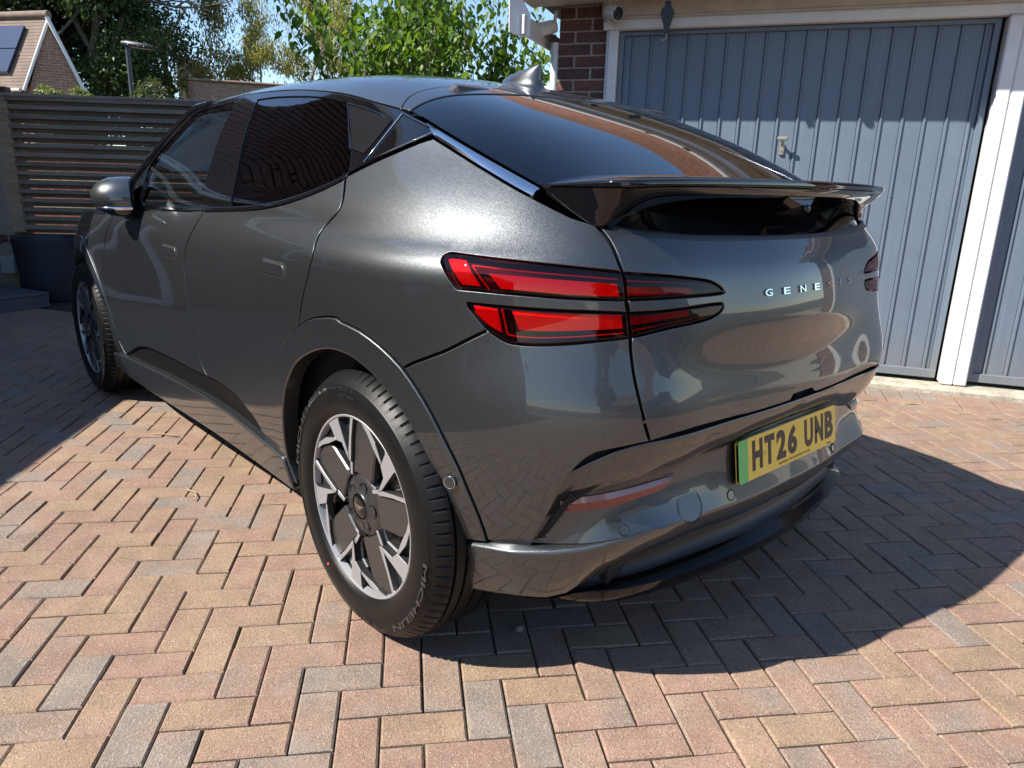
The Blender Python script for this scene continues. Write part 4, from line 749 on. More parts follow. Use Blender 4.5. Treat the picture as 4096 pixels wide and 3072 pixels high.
# ---- door mirrors
for s in (1, -1):
    mr = empty('door_mirror'); mr.parent = car; mr_c = Vector((1.985, s * .93, 1.10)); mr_R = Matrix.Translation(mr_c) @ Matrix.Rotation(s * R_(76), 4, 'Z') @ Matrix.Translation(-mr_c)
    sec = []; nseg = 28
    for t, (rx, ry, rz_, xo) in zip(np.linspace(0, 1, 9), ((.02, .03, .02, .115), (.05, .075, .045, .10), (.07, .105, .065, .075), (.08, .122, .078, .045), (.08, .128, .083, .015), (.08, .130, .085, -.01), (.08, .130, .085, -.03), (.0, .128, .083, -.040), (.0, .116, .073, -.043))):
        sec.append([(1.965 + xo, s * (1.012 + ry * math.copysign(abs(math.cos(a)) ** .8, math.cos(a))), 1.102 + rz_ * math.copysign(abs(math.sin(a)) ** .8, math.sin(a)) * (1.05 if math.sin(a) > 0 else .95) - .008 * math.cos(a)) for a in np.linspace(0, 2 * math.pi, nseg, endpoint=False)])
    mb = MB()
    V = [p for r in sec for p in r]; F_ = []
    for i in range(len(sec) - 1):
        for j in range(nseg): F_.append((i * nseg + j, i * nseg + (j + 1) % nseg, (i + 1) * nseg + (j + 1) % nseg, (i + 1) * nseg + j))
    low = lambda f: sum(V[i][2] for i in f) / 4 < 1.062
    back = lambda f: sum(V[i][0] for i in f) / 4 < 1.932
    mb.add(V, [f for f in F_ if not low(f) and not back(f)], 0, True); mb.add(V, [f for f in F_ if low(f) or back(f)], 1, True); mb.add(V, [tuple(range(nseg))], 0, True)
    mb.build('mirror_shell', [PAINT, M_GLOSSBLK], mr, recalc=True)
    MB().add([(1.921, p[1], p[2]) for p in sec[-1]], [tuple(range(nseg))]).build('mirror_glass', pmat('mirror_glass', (.08, .09, .11), .02, 1.0), mr)
    MB().tube([(1.93, s * 1.135, 1.063), (1.98, s * 1.139, 1.062), (2.03, s * 1.118, 1.062), (2.06, s * 1.075, 1.062)], [.007, .008, .007, .004], 8).build('indicator', M_CHROME, mr)
    MB().tube([(1.985, s * .85, 1.035), (1.98, s * .90, 1.045), (1.975, s * .955, 1.06)], [.045, .035, .03], 10).build('mirror_foot', M_GLOSSBLK, mr)
    for ch in mr.children:
        if ch.name.startswith('mirror_foot') or ch.name.startswith('indicator'): pass
        if not ch.name.startswith('mirror_foot'): ch.data.transform(mr_R)
    panel_tri = [(-1.86, 1.09), (-2.08, 1.075), (-1.87, 1.19)]
o = panel('mirror_sail', panel_tri, M_GLOSSBLK, car, off=-.006, gap=0, rim=.02, step=.03, mirror=True)
# ---- shark fin
fin = []
for t in np.linspace(0, 1, 13):
    zz_ = .088 * t; x0 = .518 - .176 * t ** 2.6; x1 = .300 + .022 * min(1, t * 3) ** .5
    hw = .010 * (1 - t) ** 8 + .026 * (1 - t * t) ** .7 + .004; ring = []
    if t == 1: hw = .003
    for k in range(18):
        a = 2 * math.pi * k / 18; cx_ = (x0 + x1) / 2; hx = (x0 - x1) / 2
        ring.append((cx_ + hx * math.cos(a), hw * math.sin(a) * (1.15 - .45 * math.cos(a)), Tz(cx_ + hx * math.cos(a), 0) * (1 - t) + (1.508 - .0 * t) * t - .004 + zz_ * (1 - .0)))
    fin.append(ring)
sheet('antenna_fin', fin, PAINT, car, closed=True)
# ---- bonnet, front, underbody, cabin
bon = []
for y in np.linspace(-1, 1, 21):
    r = []
    for sv in np.linspace(-2.25, -3.6, 16):
        p = B(np.array(sv), np.array(np.interp(sv, [-3.62, -3.5, -3.2, -2.9, -2.5, -2.19], [.86, .93, .985, 1.0, 1.005, 1.025])))
        r.append((p[0] + .05 * (1 - y * y) * (1 if sv < -3.2 else .2), p[1] * y, p[2] + .055 * (1 - y ** 2)))
    bon.append(r)
sheet('bonnet', bon, PAINT, car)
MB().box((3.60, 0, .58), (.12, 1.2, .56)).build('front_bumper', PAINT, car)
ub = MB(); ub.box((1.45, 0, .24), (1.9, 1.66, .10)); ub.box((-.28, 0, .30), (.62, 1.18, .12)); ub.box((3.1, 0, .27), (.7, 1.1, .1)); ub.box((0, 0, .33), (.7, 1.15, .25)); ub.box((2.9, 0, .4), (.8, 1.1, .35)); ub.build('underbody', M_MATBLK, car)
cab = MB(); cab.box((1.0, 0, .62), (2.3, 1.62, .5)); cab.box((-.25, 0, .72), (.6, 1.24, .45)); cab.box((2.15, 0, .92), (.34, 1.55, .20)); cab.build('cabin_tub', M_CABIN, car)
for (x, y) in ((.55, .38), (.55, -.38), (1.35, .40), (1.35, -.40)):
    st = empty('seat'); st.parent = car
    MB().bbox((x, y, .93), (.5, .5, .16), .05).build('seat_cushion', M_SEAT, st)
    Mx = Matrix.Rotation(R_(-18), 3, 'Y')
    MB().bbox((x - .27, y, 1.13), (.14, .50, .52), .05, Mx).build('seat_back', M_SEAT, st)
    MB().bbox((x - .36, y, 1.40 if x < 1 else 1.41), (.09, .26, .15), .035, Mx).build('head_rest', M_SEAT, st)
MB().bbox((-.02, 0, 1.02), (.10, 1.2, .30), .04).build('rear_seat_back', M_SEAT, car)
swh = MB(); swh.tube([(1.80 + .06 * math.cos(t), -.40 + .185 * math.sin(t), 1.03 + .175 * math.cos(t)) for t in np.linspace(0, 2 * math.pi, 33)], .015, 8, False); swh.bbox((1.82, -.4, 1.02), (.05, .14, .10), .03); swh.tube([(1.82, -.4, 1.02), (2.05, -.4, .93)], .03, 8); swh.build('steering_wheel', M_CABIN, car)
# ------------------------------------------------------------------ wheels
M_TYRE = pmat('tyre_rubber', (.0065, .0065, .0065), .42, spec=.25, noise=(20, .25), bump=(700, .08))
M_TYRETXT = pmat('tyre_lettering', (.030, .030, .030), .22)
M_DISC = pmat('brake_disc', (.20, .20, .20), .4, .9)
RT, WF = .3706, .922
def pol(r, a): return (r * math.cos(R_(a)), r * math.sin(R_(a)))
def wheel(x, s, label, rot):
    wl = empty('wheel', (x, 0, RT)); wl.parent = car; wl['label'] = label
    yo = lambda v: s * v
    # tyre: profile across the width, (radius, y); outer side first
    pr = [(.2520, .918), (.258, .926), (.270, .932), (.283, .9335), (.300, .9335), (.3145, .9305), (.317, .9325), (.331, .9285), (.3335, .926), (.348, .916), (.3585, .901), (.3640, .892)]
    gro = [.874, .842, .798, .752, .715]; yy = .885
    tread = []
    for g in gro[:4]:
        tread += [(.3690 if abs(g - .8) < .06 else .3678, g + .0045), (.3605, g + .0035), (.3605, g - .0035), (.3690 if abs(g - .8) < .06 else .3678, g - .0045)]
    pr += [(.3668, .886)] + tread + [(.3668, .712), (.3640, .704), (.352, .694), (.30, .688), (.255, .70)]
    NS = 480
    def rf(i, j, r):
        if 10 <= i <= 12 and (j % 6 == 0): return r - .0055
        if 12 < i < 16 and (j % 6 == 1): return r - .0012
        return r
    mb = MB(); mb.lathe([(r, yo(a)) for r, a in pr], NS, 'y', (0, 0, 0), rfun=rf)
    mb.build('tyre', M_TYRE, wl, recalc=True, auto=28)
    # lettering following the sidewall
    def ring_text(txt, r0, h_, a0, wdeg, y_, nm, mat, bold=.006):
        me = text_mesh(txt, 1.0, bold, .05); n = len(me.vertices); co = np.zeros(n * 3); me.vertices.foreach_get('co', co); co = co.reshape(-1, 3)
        lo_, hi_ = co.min(0), co.max(0); u = (co[:, 0] - lo_[0]) / (hi_[0] - lo_[0]); v = (co[:, 1] - lo_[1]) / (hi_[1] - lo_[1]); d = (co[:, 2] - lo_[2]) / (hi_[2] - lo_[2])
        ang = np.radians(a0 - wdeg * u); r = r0 + h_ * v
        # image-right is towards the rear of the car on its left side
        me.vertices.foreach_set('co', np.stack([-s * r * np.cos(ang), s * (y_ + .0016 * d - .0003), r * np.sin(ang)], 1).ravel()); me.update()
        link(nm, me, mat, wl)
    for a in (-4, 176):
        ring_text('MICHELIN', .318, .0165, a + 0, 52, .9315, 'sidewall_letters', M_TYRETXT, .02)
    for a in (-70, 110): ring_text('PRIMACY 4', .318, .009, a, 22, .9315, 'sidewall_letters', M_TYRETXT)
    ring_text('235/55 R 19', .320, .0085, 137, 24, .931, 'sidewall_letters', pmat('tyre_size_text', (.16, .16, .16), .4))
    ring_text('OUTSIDE', .302, .007, 100, 14, .9335, 'sidewall_letters', M_TYRETXT)
    MB().lathe([(0, s * .9355), (.0045, s * .9352), (.0045, s * .93)], 14, 'y', (-s * .285 * math.cos(R_(236)), 0, .285 * math.sin(R_(236)))).build('tyre_dot', pmat('red_dot', (.45, .06, .03), .6), wl)
    # rim
    rim = wl
    MB().lathe([(.2525, yo(.9155)), (.2525, yo(.9195)), (.2495, yo(.9215)), (.2455, yo(.9205)), (.2435, yo(.914)), (.2405, yo(.903))], 96, 'y').build('rim', [M_ALU], rim, recalc=True, auto=35)
    MB().lathe([(.2415, yo(.904)), (.235, yo(.86)), (.232, yo(.76)), (.240, yo(.70))], 72, 'y').build('rim_barrel', [M_MATBLK], rim, recalc=True)
    U = lambda p, y_: (-p[0] if s > 0 else -p[0], yo(y_), p[1])      # (towards rear, up) plane
    def plate(mb, P, y0, y1, mi=0, side=0, bev=.0012):
        P = [np.array(q) for q in P]; n = len(P)
        if area2(P) < 0: P = P[::-1]
        c = []
        for i in range(n):
            a, b_, d = P[i - 1], P[i], P[(i + 1) % n]; e1 = b_ - a; e2 = d - b_; e1 /= np.linalg.norm(e1) + 1e-9; e2 /= np.linalg.norm(e2) + 1e-9
            nn = np.array([-(e1[1] + e2[1]), e1[0] + e2[0]]); nn /= np.linalg.norm(nn) + 1e-9; c.append(b_ + nn * bev)
        V = [U(q, y0) for q in c] + [U(q, y0 - bev) for q in P] + [U(q, y1) for q in P]
        fl = lambda f: f if s < 0 else f[::-1]
        tris = delaunay_2d_cdt([Vector((float(q[0]), float(q[1]))) for q in c], [(i, (i + 1) % n) for i in range(n)], [], 1, 1e-8)
        mb.add([U((v.x, v.y), y0) for v in tris[0]], [fl(tuple(f)) for f in tris[2]], mi)
        mb.add(V, [fl((i, (i + 1) % n, n + (i + 1) % n, n + i)) for i in range(n)] + [fl((n + i, n + (i + 1) % n, 2 * n + (i + 1) % n, 2 * n + i)) for i in range(n)], side)
    YF = .9185
    for k in range(5):
        o_ = rot + 72 * k; A = lambda *q: [pol(r, a + o_) for r, a in q]
        sp = MB()
        plate(sp, A((.2475, 86), (.225, 76.5), (.204, 67.4), (.192, 53.5), (.201, 54.5), (.2245, 66.5), (.2435, 77.8), (.2475, 81)), YF - .001, YF - .020, 0, 1)
        plate(sp, A((.192, 53.5), (.235, 54.6), (.2475, 56.5), (.2475, 48), (.2475, 39), (.237, 41.3), (.19, 39.5), (.147, 36.6), (.127, 38.0), (.15, 41.8), (.177, 44.6)), YF, YF - .022, 0, 1)
        plate(sp, A((.147, 36.4), (.20, 29.0), (.240, 25.4), (.2475, 26.5), (.2475, 20), (.240, 22.0), (.19, 26.2), (.122, 34.2), (.127, 38)), YF - .0005, YF - .021, 0, 1)
        plate(sp, A((.135, 38.2), (.118, 42.0), (.092, 48.5), (.085, 43), (.105, 37.5), (.121, 34.3)), YF - .006, YF - .022, 0, 1)
        sp.build('spoke', [M_ALU, M_WHEELGREY], rim)
        bl = MB()
        plate(bl, A((.246, 20.5), (.19, 25.4), (.122, 33.4), (.094, 41), (.089, 30), (.088, 0), (.091, -14), (.106, -15.5), (.182, -6.0), (.204, -3.4), (.225, 4.3), (.2465, 13.5)), YF - .009, YF - .030, 0, 0, .004)
        plate(bl, A((.2465, 56), (.235, 55), (.201, 55), (.2245, 67), (.2435, 78), (.2465, 80)), YF - .020, YF - .034, 0, 0, .001)
        plate(bl, A((.2465, 40), (.237, 41), (.147, 36.6), (.20, 29.2), (.240, 25.8), (.2465, 26)), YF - .020, YF - .034, 0, 0, .001)
        # shoulder under the block, beside the window
        plate(bl, A((.196, 55), (.192, 53.5), (.177, 44.3), (.127, 38.5), (.092, 48.5), (.086, 50), (.096, 50), (.127, 42.5), (.170, 47.5), (.185, 55)), YF - .018, YF - .045, 0, 0, .004)
        bl.build('spoke_insert', M_WHEELGREY, rim)
        # nut pockets and nuts
        a = o_ + 4.5; c = pol(.056, a)
        MB().lathe([(.0170, yo(.9115)), (.0150, yo(.9118)), (.0135, yo(.885)), (.0, yo(.884))], 18, 'y', (-c[0], 0, c[1])).build('nut_pocket', M_MATBLK, rim)
        MB().lathe([(0, yo(.899)), (.007, yo(.899)), (.009, yo(.896)), (.0095, yo(.882))], 6, 'y', (-c[0], 0, c[1])).build('wheel_nut', M_CHROME, rim)
    hub = MB(); hub.lathe([(.036, yo(.915)), (.038, yo(.9125)), (.062, yo(.9085)), (.080, yo(.905)), (.092, yo(.894)), (.096, yo(.88))], 60, 'y'); hub.build('hub', M_WHEELGREY, rim)
    MB().lathe([(0, yo(.919)), (.024, yo(.918)), (.032, yo(.9155)), (.0345, yo(.912)), (.036, yo(.905))], 40, 'y').build('centre_cap', M_GLOSSBLK, rim)
    em = MB()
    for d in (1, -1):       # winged emblem
        for q in range(3):
            em.add([U((d * (.004), .004 - q * .004), .9197), U((d * (.024 - q * .005), .0065 - q * .0035), .9180), U((d * (.023 - q * .005), .0045 - q * .0035), .9180), U((d * .004, .001 - q * .004), .9197)], [(0, 1, 2, 3)])
    em.add([U((0, .008), .9199), U((.004, .003), .9197), U((0, -.009), .9197), U((-.004, .003), .9197)], [(0, 1, 2, 3)])
    em.build('emblem', M_CHROME, rim)
    # brake behind
    MB().lathe([(.165, yo(.835)), (.165, yo(.81))], 60, 'y').lathe([(.07, yo(.8352)), (.165, yo(.8352))], 60, 'y').build('brake_disc', M_DISC, wl)
    MB().bbox((s * 0 - .0 + .115 * (1 if x < 1 else -1), yo(.83), -.04), (.07, .09, .17), .02).build('brake_caliper', M_MATBLK, wl)
    MB().lathe([(.09, yo(.70)), (.236, yo(.70))], 40, 'y').build('rim_back', M_MATBLK, wl)
    MB().tube([(-pol(.232, 31 + rot)[0], yo(.899), pol(.232, 31 + rot)[1]), (-pol(.205, 32 + rot)[0], yo(.908), pol(.205, 32 + rot)[1])], .004, 8).build('valve', M_CHROME, rim)
    # wheel housing
    lin = MB(); n = 40; V = []
    for t in np.linspace(-.35, math.pi - .10, n):
        for r, y_ in ((.425, .80), (.43, .78), (.43, .52)): V.append((r * math.cos(t), yo(y_), r * math.sin(t)))
    lin.add(V, [(i * 3 + k, (i + 1) * 3 + k, (i + 1) * 3 + k + 1, i * 3 + k + 1) for i in range(n - 1) for k in range(2)], 0, True)
    lin.add([(.43 * math.cos(t), yo(.53), .43 * math.sin(t)) for t in np.linspace(-.35, math.pi - .10, n)], [tuple(range(n))])
    ln = lin.build('wheel_housing', M_LINER, car); ln.location = (x, 0, RT)
wheel(0.0, 1, 'rear left wheel with silver and grey alloy rim', 0)
wheel(2.9, 1, 'front left wheel in the shade of the house', 28)
wheel(0.0, -1, 'rear right wheel behind the bumper', 15); wheel(2.9, -1, 'front right wheel', 40)
# ------------------------------------------------------------------ surroundings: frames of reference
def cw(X, Y, z=0.0):        # X metres to the right, Y metres ahead of the spot where the photographer stands
    return (CAM_POS.x + X * -.66993 + Y * .74243, CAM_POS.y + X * -.74243 + Y * -.66993, z)
AXX = math.atan2(-.74243, -.66993)      # heading of the X direction
GP = (.228, -3.062); GD = (.87215, .48924); GN = (-.48924, .87215); GRZ = math.atan2(GD[1], GD[0])
def gw(a, b, z=0.0):        # garage front: a along the wall (to the left), b out of the wall, z up
    return (GP[0] + GD[0] * a + GN[0] * b, GP[1] + GD[1] * a + GN[1] * b, z)
# ------------------------------------------------------------------ ground and block paving
def speckle_nodes(nt, b, colsock, rough=.85, bumpd=.0016):
    """grit of concrete block paving on top of a base colour socket"""
    L = nt.links.new
    geo = N(nt, 'NewGeometry')
    n1 = N(nt, 'TexNoise', i_Scale=9.0, i_Detail=4.0, i_Roughness=.6); L(geo.outputs['Position'], n1.inputs['Vector'])
    n2 = N(nt, 'TexNoise', i_Scale=170.0, i_Detail=5.0, i_Roughness=.75); L(geo.outputs['Position'], n2.inputs['Vector'])
    vo = N(nt, 'TexVoronoi', i_Scale=330.0); L(geo.outputs['Position'], vo.inputs['Vector'])
    sep = N(nt, 'SeparateColor'); L(vo.outputs['Color'], sep.inputs[0])
    gt = N(nt, 'Math', operation='GREATER_THAN'); gt.inputs[1].default_value = .90; L(sep.outputs[0], gt.inputs[0])
    lt = N(nt, 'Math', operation='LESS_THAN'); lt.inputs[1].default_value = .08; L(sep.outputs[0], lt.inputs[0])
    def mulmap(src, col_in, lo, hi):
        mr = N(nt, 'MapRange'); mr.inputs[1].default_value = .28; mr.inputs[2].default_value = .72; mr.inputs[3].default_value = lo; mr.inputs[4].default_value = hi; L(src, mr.inputs[0])
        mx = N(nt, 'MixRGB', blend_type='MULTIPLY'); mx.inputs[0].default_value = 1; L(col_in, mx.inputs[1]); L(mr.outputs[0], mx.inputs[2]); return mx.outputs[0]
    n0 = N(nt, 'TexNoise', i_Scale=1.1, i_Detail=5.0, i_Roughness=.6); L(geo.outputs['Position'], n0.inputs['Vector']); c = mulmap(n0.outputs[0], colsock, .86, 1.10); c = mulmap(n1.outputs[0], c, .84, 1.16); c = mulmap(n2.outputs[0], c, .78, 1.22)
    m1 = N(nt, 'MixRGB'); m1.inputs[2].default_value = (.50, .43, .35, 1); L(c, m1.inputs[1])
    f1 = N(nt, 'Math', operation='MULTIPLY'); f1.inputs[1].default_value = .35; L(gt.outputs[0], f1.inputs[0]); L(f1.outputs[0], m1.inputs[0])
    m2 = N(nt, 'MixRGB'); m2.inputs[2].default_value = (.09, .075, .065, 1); L(m1.outputs[0], m2.inputs[1])
    f2 = N(nt, 'Math', operation='MULTIPLY'); f2.inputs[1].default_value = .55; L(lt.outputs[0], f2.inputs[0]); L(f2.outputs[0], m2.inputs[0])
    L(m2.outputs[0], b.inputs['Base Color']); b.inputs['Roughness'].default_value = rough; b.inputs['Specular IOR Level'].default_value = .25
    ad = N(nt, 'Math', operation='ADD'); L(n2.outputs[0], ad.inputs[0]); L(vo.outputs['Distance'], ad.inputs[1])
    bp = N(nt, 'Bump', i_Strength=.75, i_Distance=bumpd); L(ad.outputs[0], bp.inputs['Height']); L(bp.outputs[0], b.inputs['Normal'])
PAV_RAMP = ((0.0, (.278, .194, .134)), (.24, (.284, .194, .128)), (.40, (.278, .182, .132)), (.56, (.276, .170, .128)), (.70, (.270, .186, .138)), (.82, (.252, .188, .146)), (1.0, (.232, .190, .160)))
def paver_material(name, src):
    m, nt, b = newmat(name); L = nt.links.new
    if src == 'obj': o = N(nt, 'ObjectInfo'); fac = o.outputs['Random']
    else: o = N(nt, 'Attribute', attribute_name='tone'); fac = o.outputs['Fac']
    # a second tone drifts through each block
    geo = N(nt, 'NewGeometry'); nz = N(nt, 'TexNoise', i_Scale=6.0, i_Detail=3.0); L(geo.outputs['Position'], nz.inputs['Vector'])
    off = N(nt, 'MapRange'); off.inputs[1].default_value = .3; off.inputs[2].default_value = .7; off.inputs[3].default_value = -.24; off.inputs[4].default_value = .24; L(nz.outputs[0], off.inputs[0])
    ad = N(nt, 'Math', operation='ADD'); L(fac, ad.inputs[0]); L(off.outputs[0], ad.inputs[1])
    rp = N(nt, 'ValToRGB'); L(ad.outputs[0], rp.inputs[0]); els = rp.color_ramp.elements
    els[0].position, els[0].color = PAV_RAMP[0][0], (*PAV_RAMP[0][1], 1); els[1].position, els[1].color = 1.0, (*PAV_RAMP[-1][1], 1)
    for p, c in PAV_RAMP[1:-1]: e = els.new(p); e.color = (*c, 1)
    speckle_nodes(nt, b, rp.outputs[0]); return m
M_PAV_O = paver_material('paving_block', 'obj'); M_PAV_S = paver_material('paving_block_far', 'attr')
def sand_mat():
    m = pmat('joint_sand', (.060, .049, .034), .95, noise=(60, .5), bump=(500, .9)); nt = m.node_tree; b = nt.nodes['Principled BSDF']; L = nt.links.new
    src = b.inputs['Base Color'].links[0].from_socket; geo = N(nt, 'NewGeometry'); nz = N(nt, 'TexNoise', i_Scale=2.3, i_Detail=6.0); L(geo.outputs['Position'], nz.inputs['Vector'])
    mr = N(nt, 'MapRange'); mr.inputs[1].default_value = .52; mr.inputs[2].default_value = .68; L(nz.outputs[0], mr.inputs[0])
    mx = N(nt, 'MixRGB'); mx.inputs[2].default_value = (.070, .078, .030, 1); L(mr.outputs[0], mx.inputs[0]); L(src, mx.inputs[1]); L(mx.outputs[0], b.inputs['Base Color'])
    return m
M_SAND = sand_mat()
M_SOIL = pmat('garden_ground', (.10, .085, .05), .95, noise=(3, .4), bump=(30, .5))
gnd = MB().add([(-400, -400, -.035), (400, -400, -.035), (400, 400, -.035), (-400, 400, -.035)], [(0, 1, 2, 3)]).build('ground', M_SOIL); tag(gnd, kind='structure')
drive = empty('driveway'); tag(drive, kind='structure')
LX, LY, LTH, LU = -.0074, 1.5662, .1458, .0991
cu_, su_ = math.cos(LTH), math.sin(LTH)
def lat(u, v):              # lattice of the herringbone -> world
    a, b_ = u * LU, -v * LU; return cw(LX + a * cu_ - b_ * su_, LY + a * su_ + b_ * cu_)
bed = MB().add([cw(-5.6, -8, -.0085), cw(9, -8, -.0085), cw(9, 9.6, -.0085), cw(-5.6, 9.6, -.0085)], [(0, 1, 2, 3)]).build('joint_sand', M_SAND, drive)
def clip(poly, p, n):       # keep the side where (q-p).n >= 0
    out = []
    for a, b_ in zip(poly, poly[1:] + poly[:1]):
        da = (a[0] - p[0]) * n[0] + (a[1] - p[1]) * n[1]; db = (b_[0] - p[0]) * n[0] + (b_[1] - p[1]) * n[1]
        if da >= 0: out.append(a)
        if (da >= 0) != (db >= 0): t = da / (da - db); out.append((a[0] + (b_[0] - a[0]) * t, a[1] + (b_[1] - a[1]) * t))
    return out
def shrink(poly, d):
    P = [np.array(p) for p in poly]; n = len(P); out = []
    if area2(P) < 0: P = P[::-1]
    for i in range(n):
        a, b_, c = P[i - 1], P[i], P[(i + 1) % n]; e1 = b_ - a; e2 = c - b_; l1, l2 = np.linalg.norm(e1), np.linalg.norm(e2)
        if l1 < 1e-6 or l2 < 1e-6: out.append(b_); continue
        n1 = np.array([-e1[1], e1[0]]) / l1; n2 = np.array([-e2[1], e2[0]]) / l2; k = 1 + n1 @ n2
        out.append(b_ + (n1 + n2) * d / max(k, .35))
    return out
def block(poly, z=0.0, tilt=(0, 0), joint=.0022, ch=.0045, soft=.0):
    """one paving block from its cell: chamfered top, skirt down into the joint"""
    o = shrink(poly, joint); i_ = shrink(poly, joint + ch); c = np.mean(np.array(o), axis=0); n = len(o)
    zz = lambda p, d: z + d + (p[0] - c[0]) * tilt[0] + (p[1] - c[1]) * tilt[1]
    V = [(p[0], p[1], zz(p, 0)) for p in i_] + [(p[0], p[1], zz(p, -.0038)) for p in o] + [(p[0], p[1], -.03) for p in o]
    F_ = [tuple(range(n))] + [(n + k, n + (k + 1) % n, (k + 1) % n, k) for k in range(n)] + [(2 * n + k, 2 * n + (k + 1) % n, n + (k + 1) % n, n + k) for k in range(n)]
    return V, F_
cells = []
gl_p = gw(0, .44); 
for u in range(-130, 150):
    for v in range(-110, 100):
        k = (u - v) % 4
        if k == 0: pl = [lat(u, v)[:2], lat(u + 2, v)[:2], lat(u + 2, v + 1)[:2], lat(u, v + 1)[:2]]
        elif k == 3: pl = [lat(u, v)[:2], lat(u + 1, v)[:2], lat(u + 1, v + 2)[:2], lat(u, v + 2)[:2]]
        else: continue
        cx_, cy_ = sum(p[0] for p in pl) / 4, sum(p[1] for p in pl) / 4
        dx, dy = cx_ - CAM_POS.x, cy_ - CAM_POS.y; X = dx * -.66993 + dy * -.74243; Y = dx * .74243 + dy * -.66993
        if X < -4.6 or X > 5.5 or Y < -7.0 or Y > 8.3: continue
        gb = (cx_ - GP[0]) * GN[0] + (cy_ - GP[1]) * GN[1]
        if gb < .33: continue
        if gb < .6: pl = clip(pl, gl_p, GN)
        if len(pl) < 3 or abs(area2(pl)) < .0012: continue
        cells.append((pl, X, Y))
# which blocks show largest in the picture
def score(c):
    pl = c[0]; P = np.array(pl); d = np.column_stack([P - np.array([CAM_POS.x, CAM_POS.y]), np.full(len(P), -CAM_POS.z)])
    X = d @ np.array(CAM_RIGHT); Yu = d @ np.array(CAM_UP); Z = d @ np.array(CAM_FWD)
    if Z.min() < .2: return 0
    u = 512 + 723.8 * X / Z; v = 384 - 723.8 * Yu / Z
    m = (u.mean(), v.mean())
    if not (5 < m[0] < 1019 and 5 < m[1] < 763): return 0
    cx_, cy_ = P.mean(0)
    if -.6 < cx_ < 3.4 and abs(cy_) < .75: return 0
    return abs(area2(np.column_stack([u, v])))
sc_ = sorted(range(len(cells)), key=lambda i: -score(cells[i])); near = set(sc_[:300])
stuffv = MB(); tones = []
prng = random.Random(11)
for i, (pl, X, Y) in enumerate(cells):
    z = prng.uniform(-.0018, .0018); tl_ = (prng.uniform(-.012, .012), prng.uniform(-.012, .012))
    V, F_ = block(pl, z, tl_, prng.uniform(.0016, .0030), prng.uniform(.0032, .0052)); tone = prng.random()
    if i in near:
        me = bpy.data.meshes.new('paving_block'); c = np.mean(np.array(pl), axis=0)
        me.from_pydata([(p[0] - c[0], p[1] - c[1], p[2]) for p in V], [], F_); o = link('paving_block', me, M_PAV_O, drive); o.location = (c[0], c[1], 0)
    else:
        stuffv.add(V, F_); tones += [tone] * len(V)
# two courses along the garage: stretchers, then headers, then the concrete kerb of the threshold
def strip_blocks(b0, b1, ln, a_from, a_to):
    a = a_from
    while a < a_to:
        pl = [gw(a, b0)[:2], gw(a + ln, b0)[:2], gw(a + ln, b1)[:2], gw(a, b1)[:2]]
        V, F_ = block(pl, prng.uniform(-.0015, .0015), (0, 0), .0025, .004); stuffv.add(V, F_); t_ = prng.uniform(.55, 1.0) if b0 < .2 else prng.uniform(.1, .9); tones.extend([t_] * len(V)); a += ln
strip_blocks(.345, .44, .2, -7, 5); strip_blocks(.145, .345, .1015, -7, 5)
sm_ = stuffv.mesh('paving_blocks_beyond'); at = sm_.attributes.new('tone', 'FLOAT', 'POINT'); at.data.foreach_set('value', tones)
so_ = link('paving_blocks_beyond', sm_, M_PAV_S, drive); so_['kind'] = 'stuff'
M_CONC = pmat('old_concrete', (.40, .36, .28), .9, noise=(14, .35), bump=(90, .6))
kerb = MB().bbox((0, 0, 0), (12, .16, .10), .02); kb = kerb.build('threshold_kerb', M_CONC); kb.location = gw(-1, .065, -.005); kb.rotation_euler = (0, 0, GRZ); tag(kb, kind='structure')
slab = MB().bbox((0, 0, 0), (12, 5.0, .08), .01).build('garage_floor', M_CONC); slab.location = gw(-1, -2.52, .0); slab.rotation_euler = (0, 0, GRZ); tag(slab, kind='structure')
# road and pavement behind the photographer, seen only in reflections
road = MB().add([(-9, -60, -.01), (-9, 60, -.01), (-15, 60, -.01), (-15, -60, -.01)], [(0, 1, 2, 3)]).build('road', pmat('asphalt', (.055, .055, .056), .9, noise=(20, .3), bump=(200, .5)), recalc=True); tag(road, kind='structure')
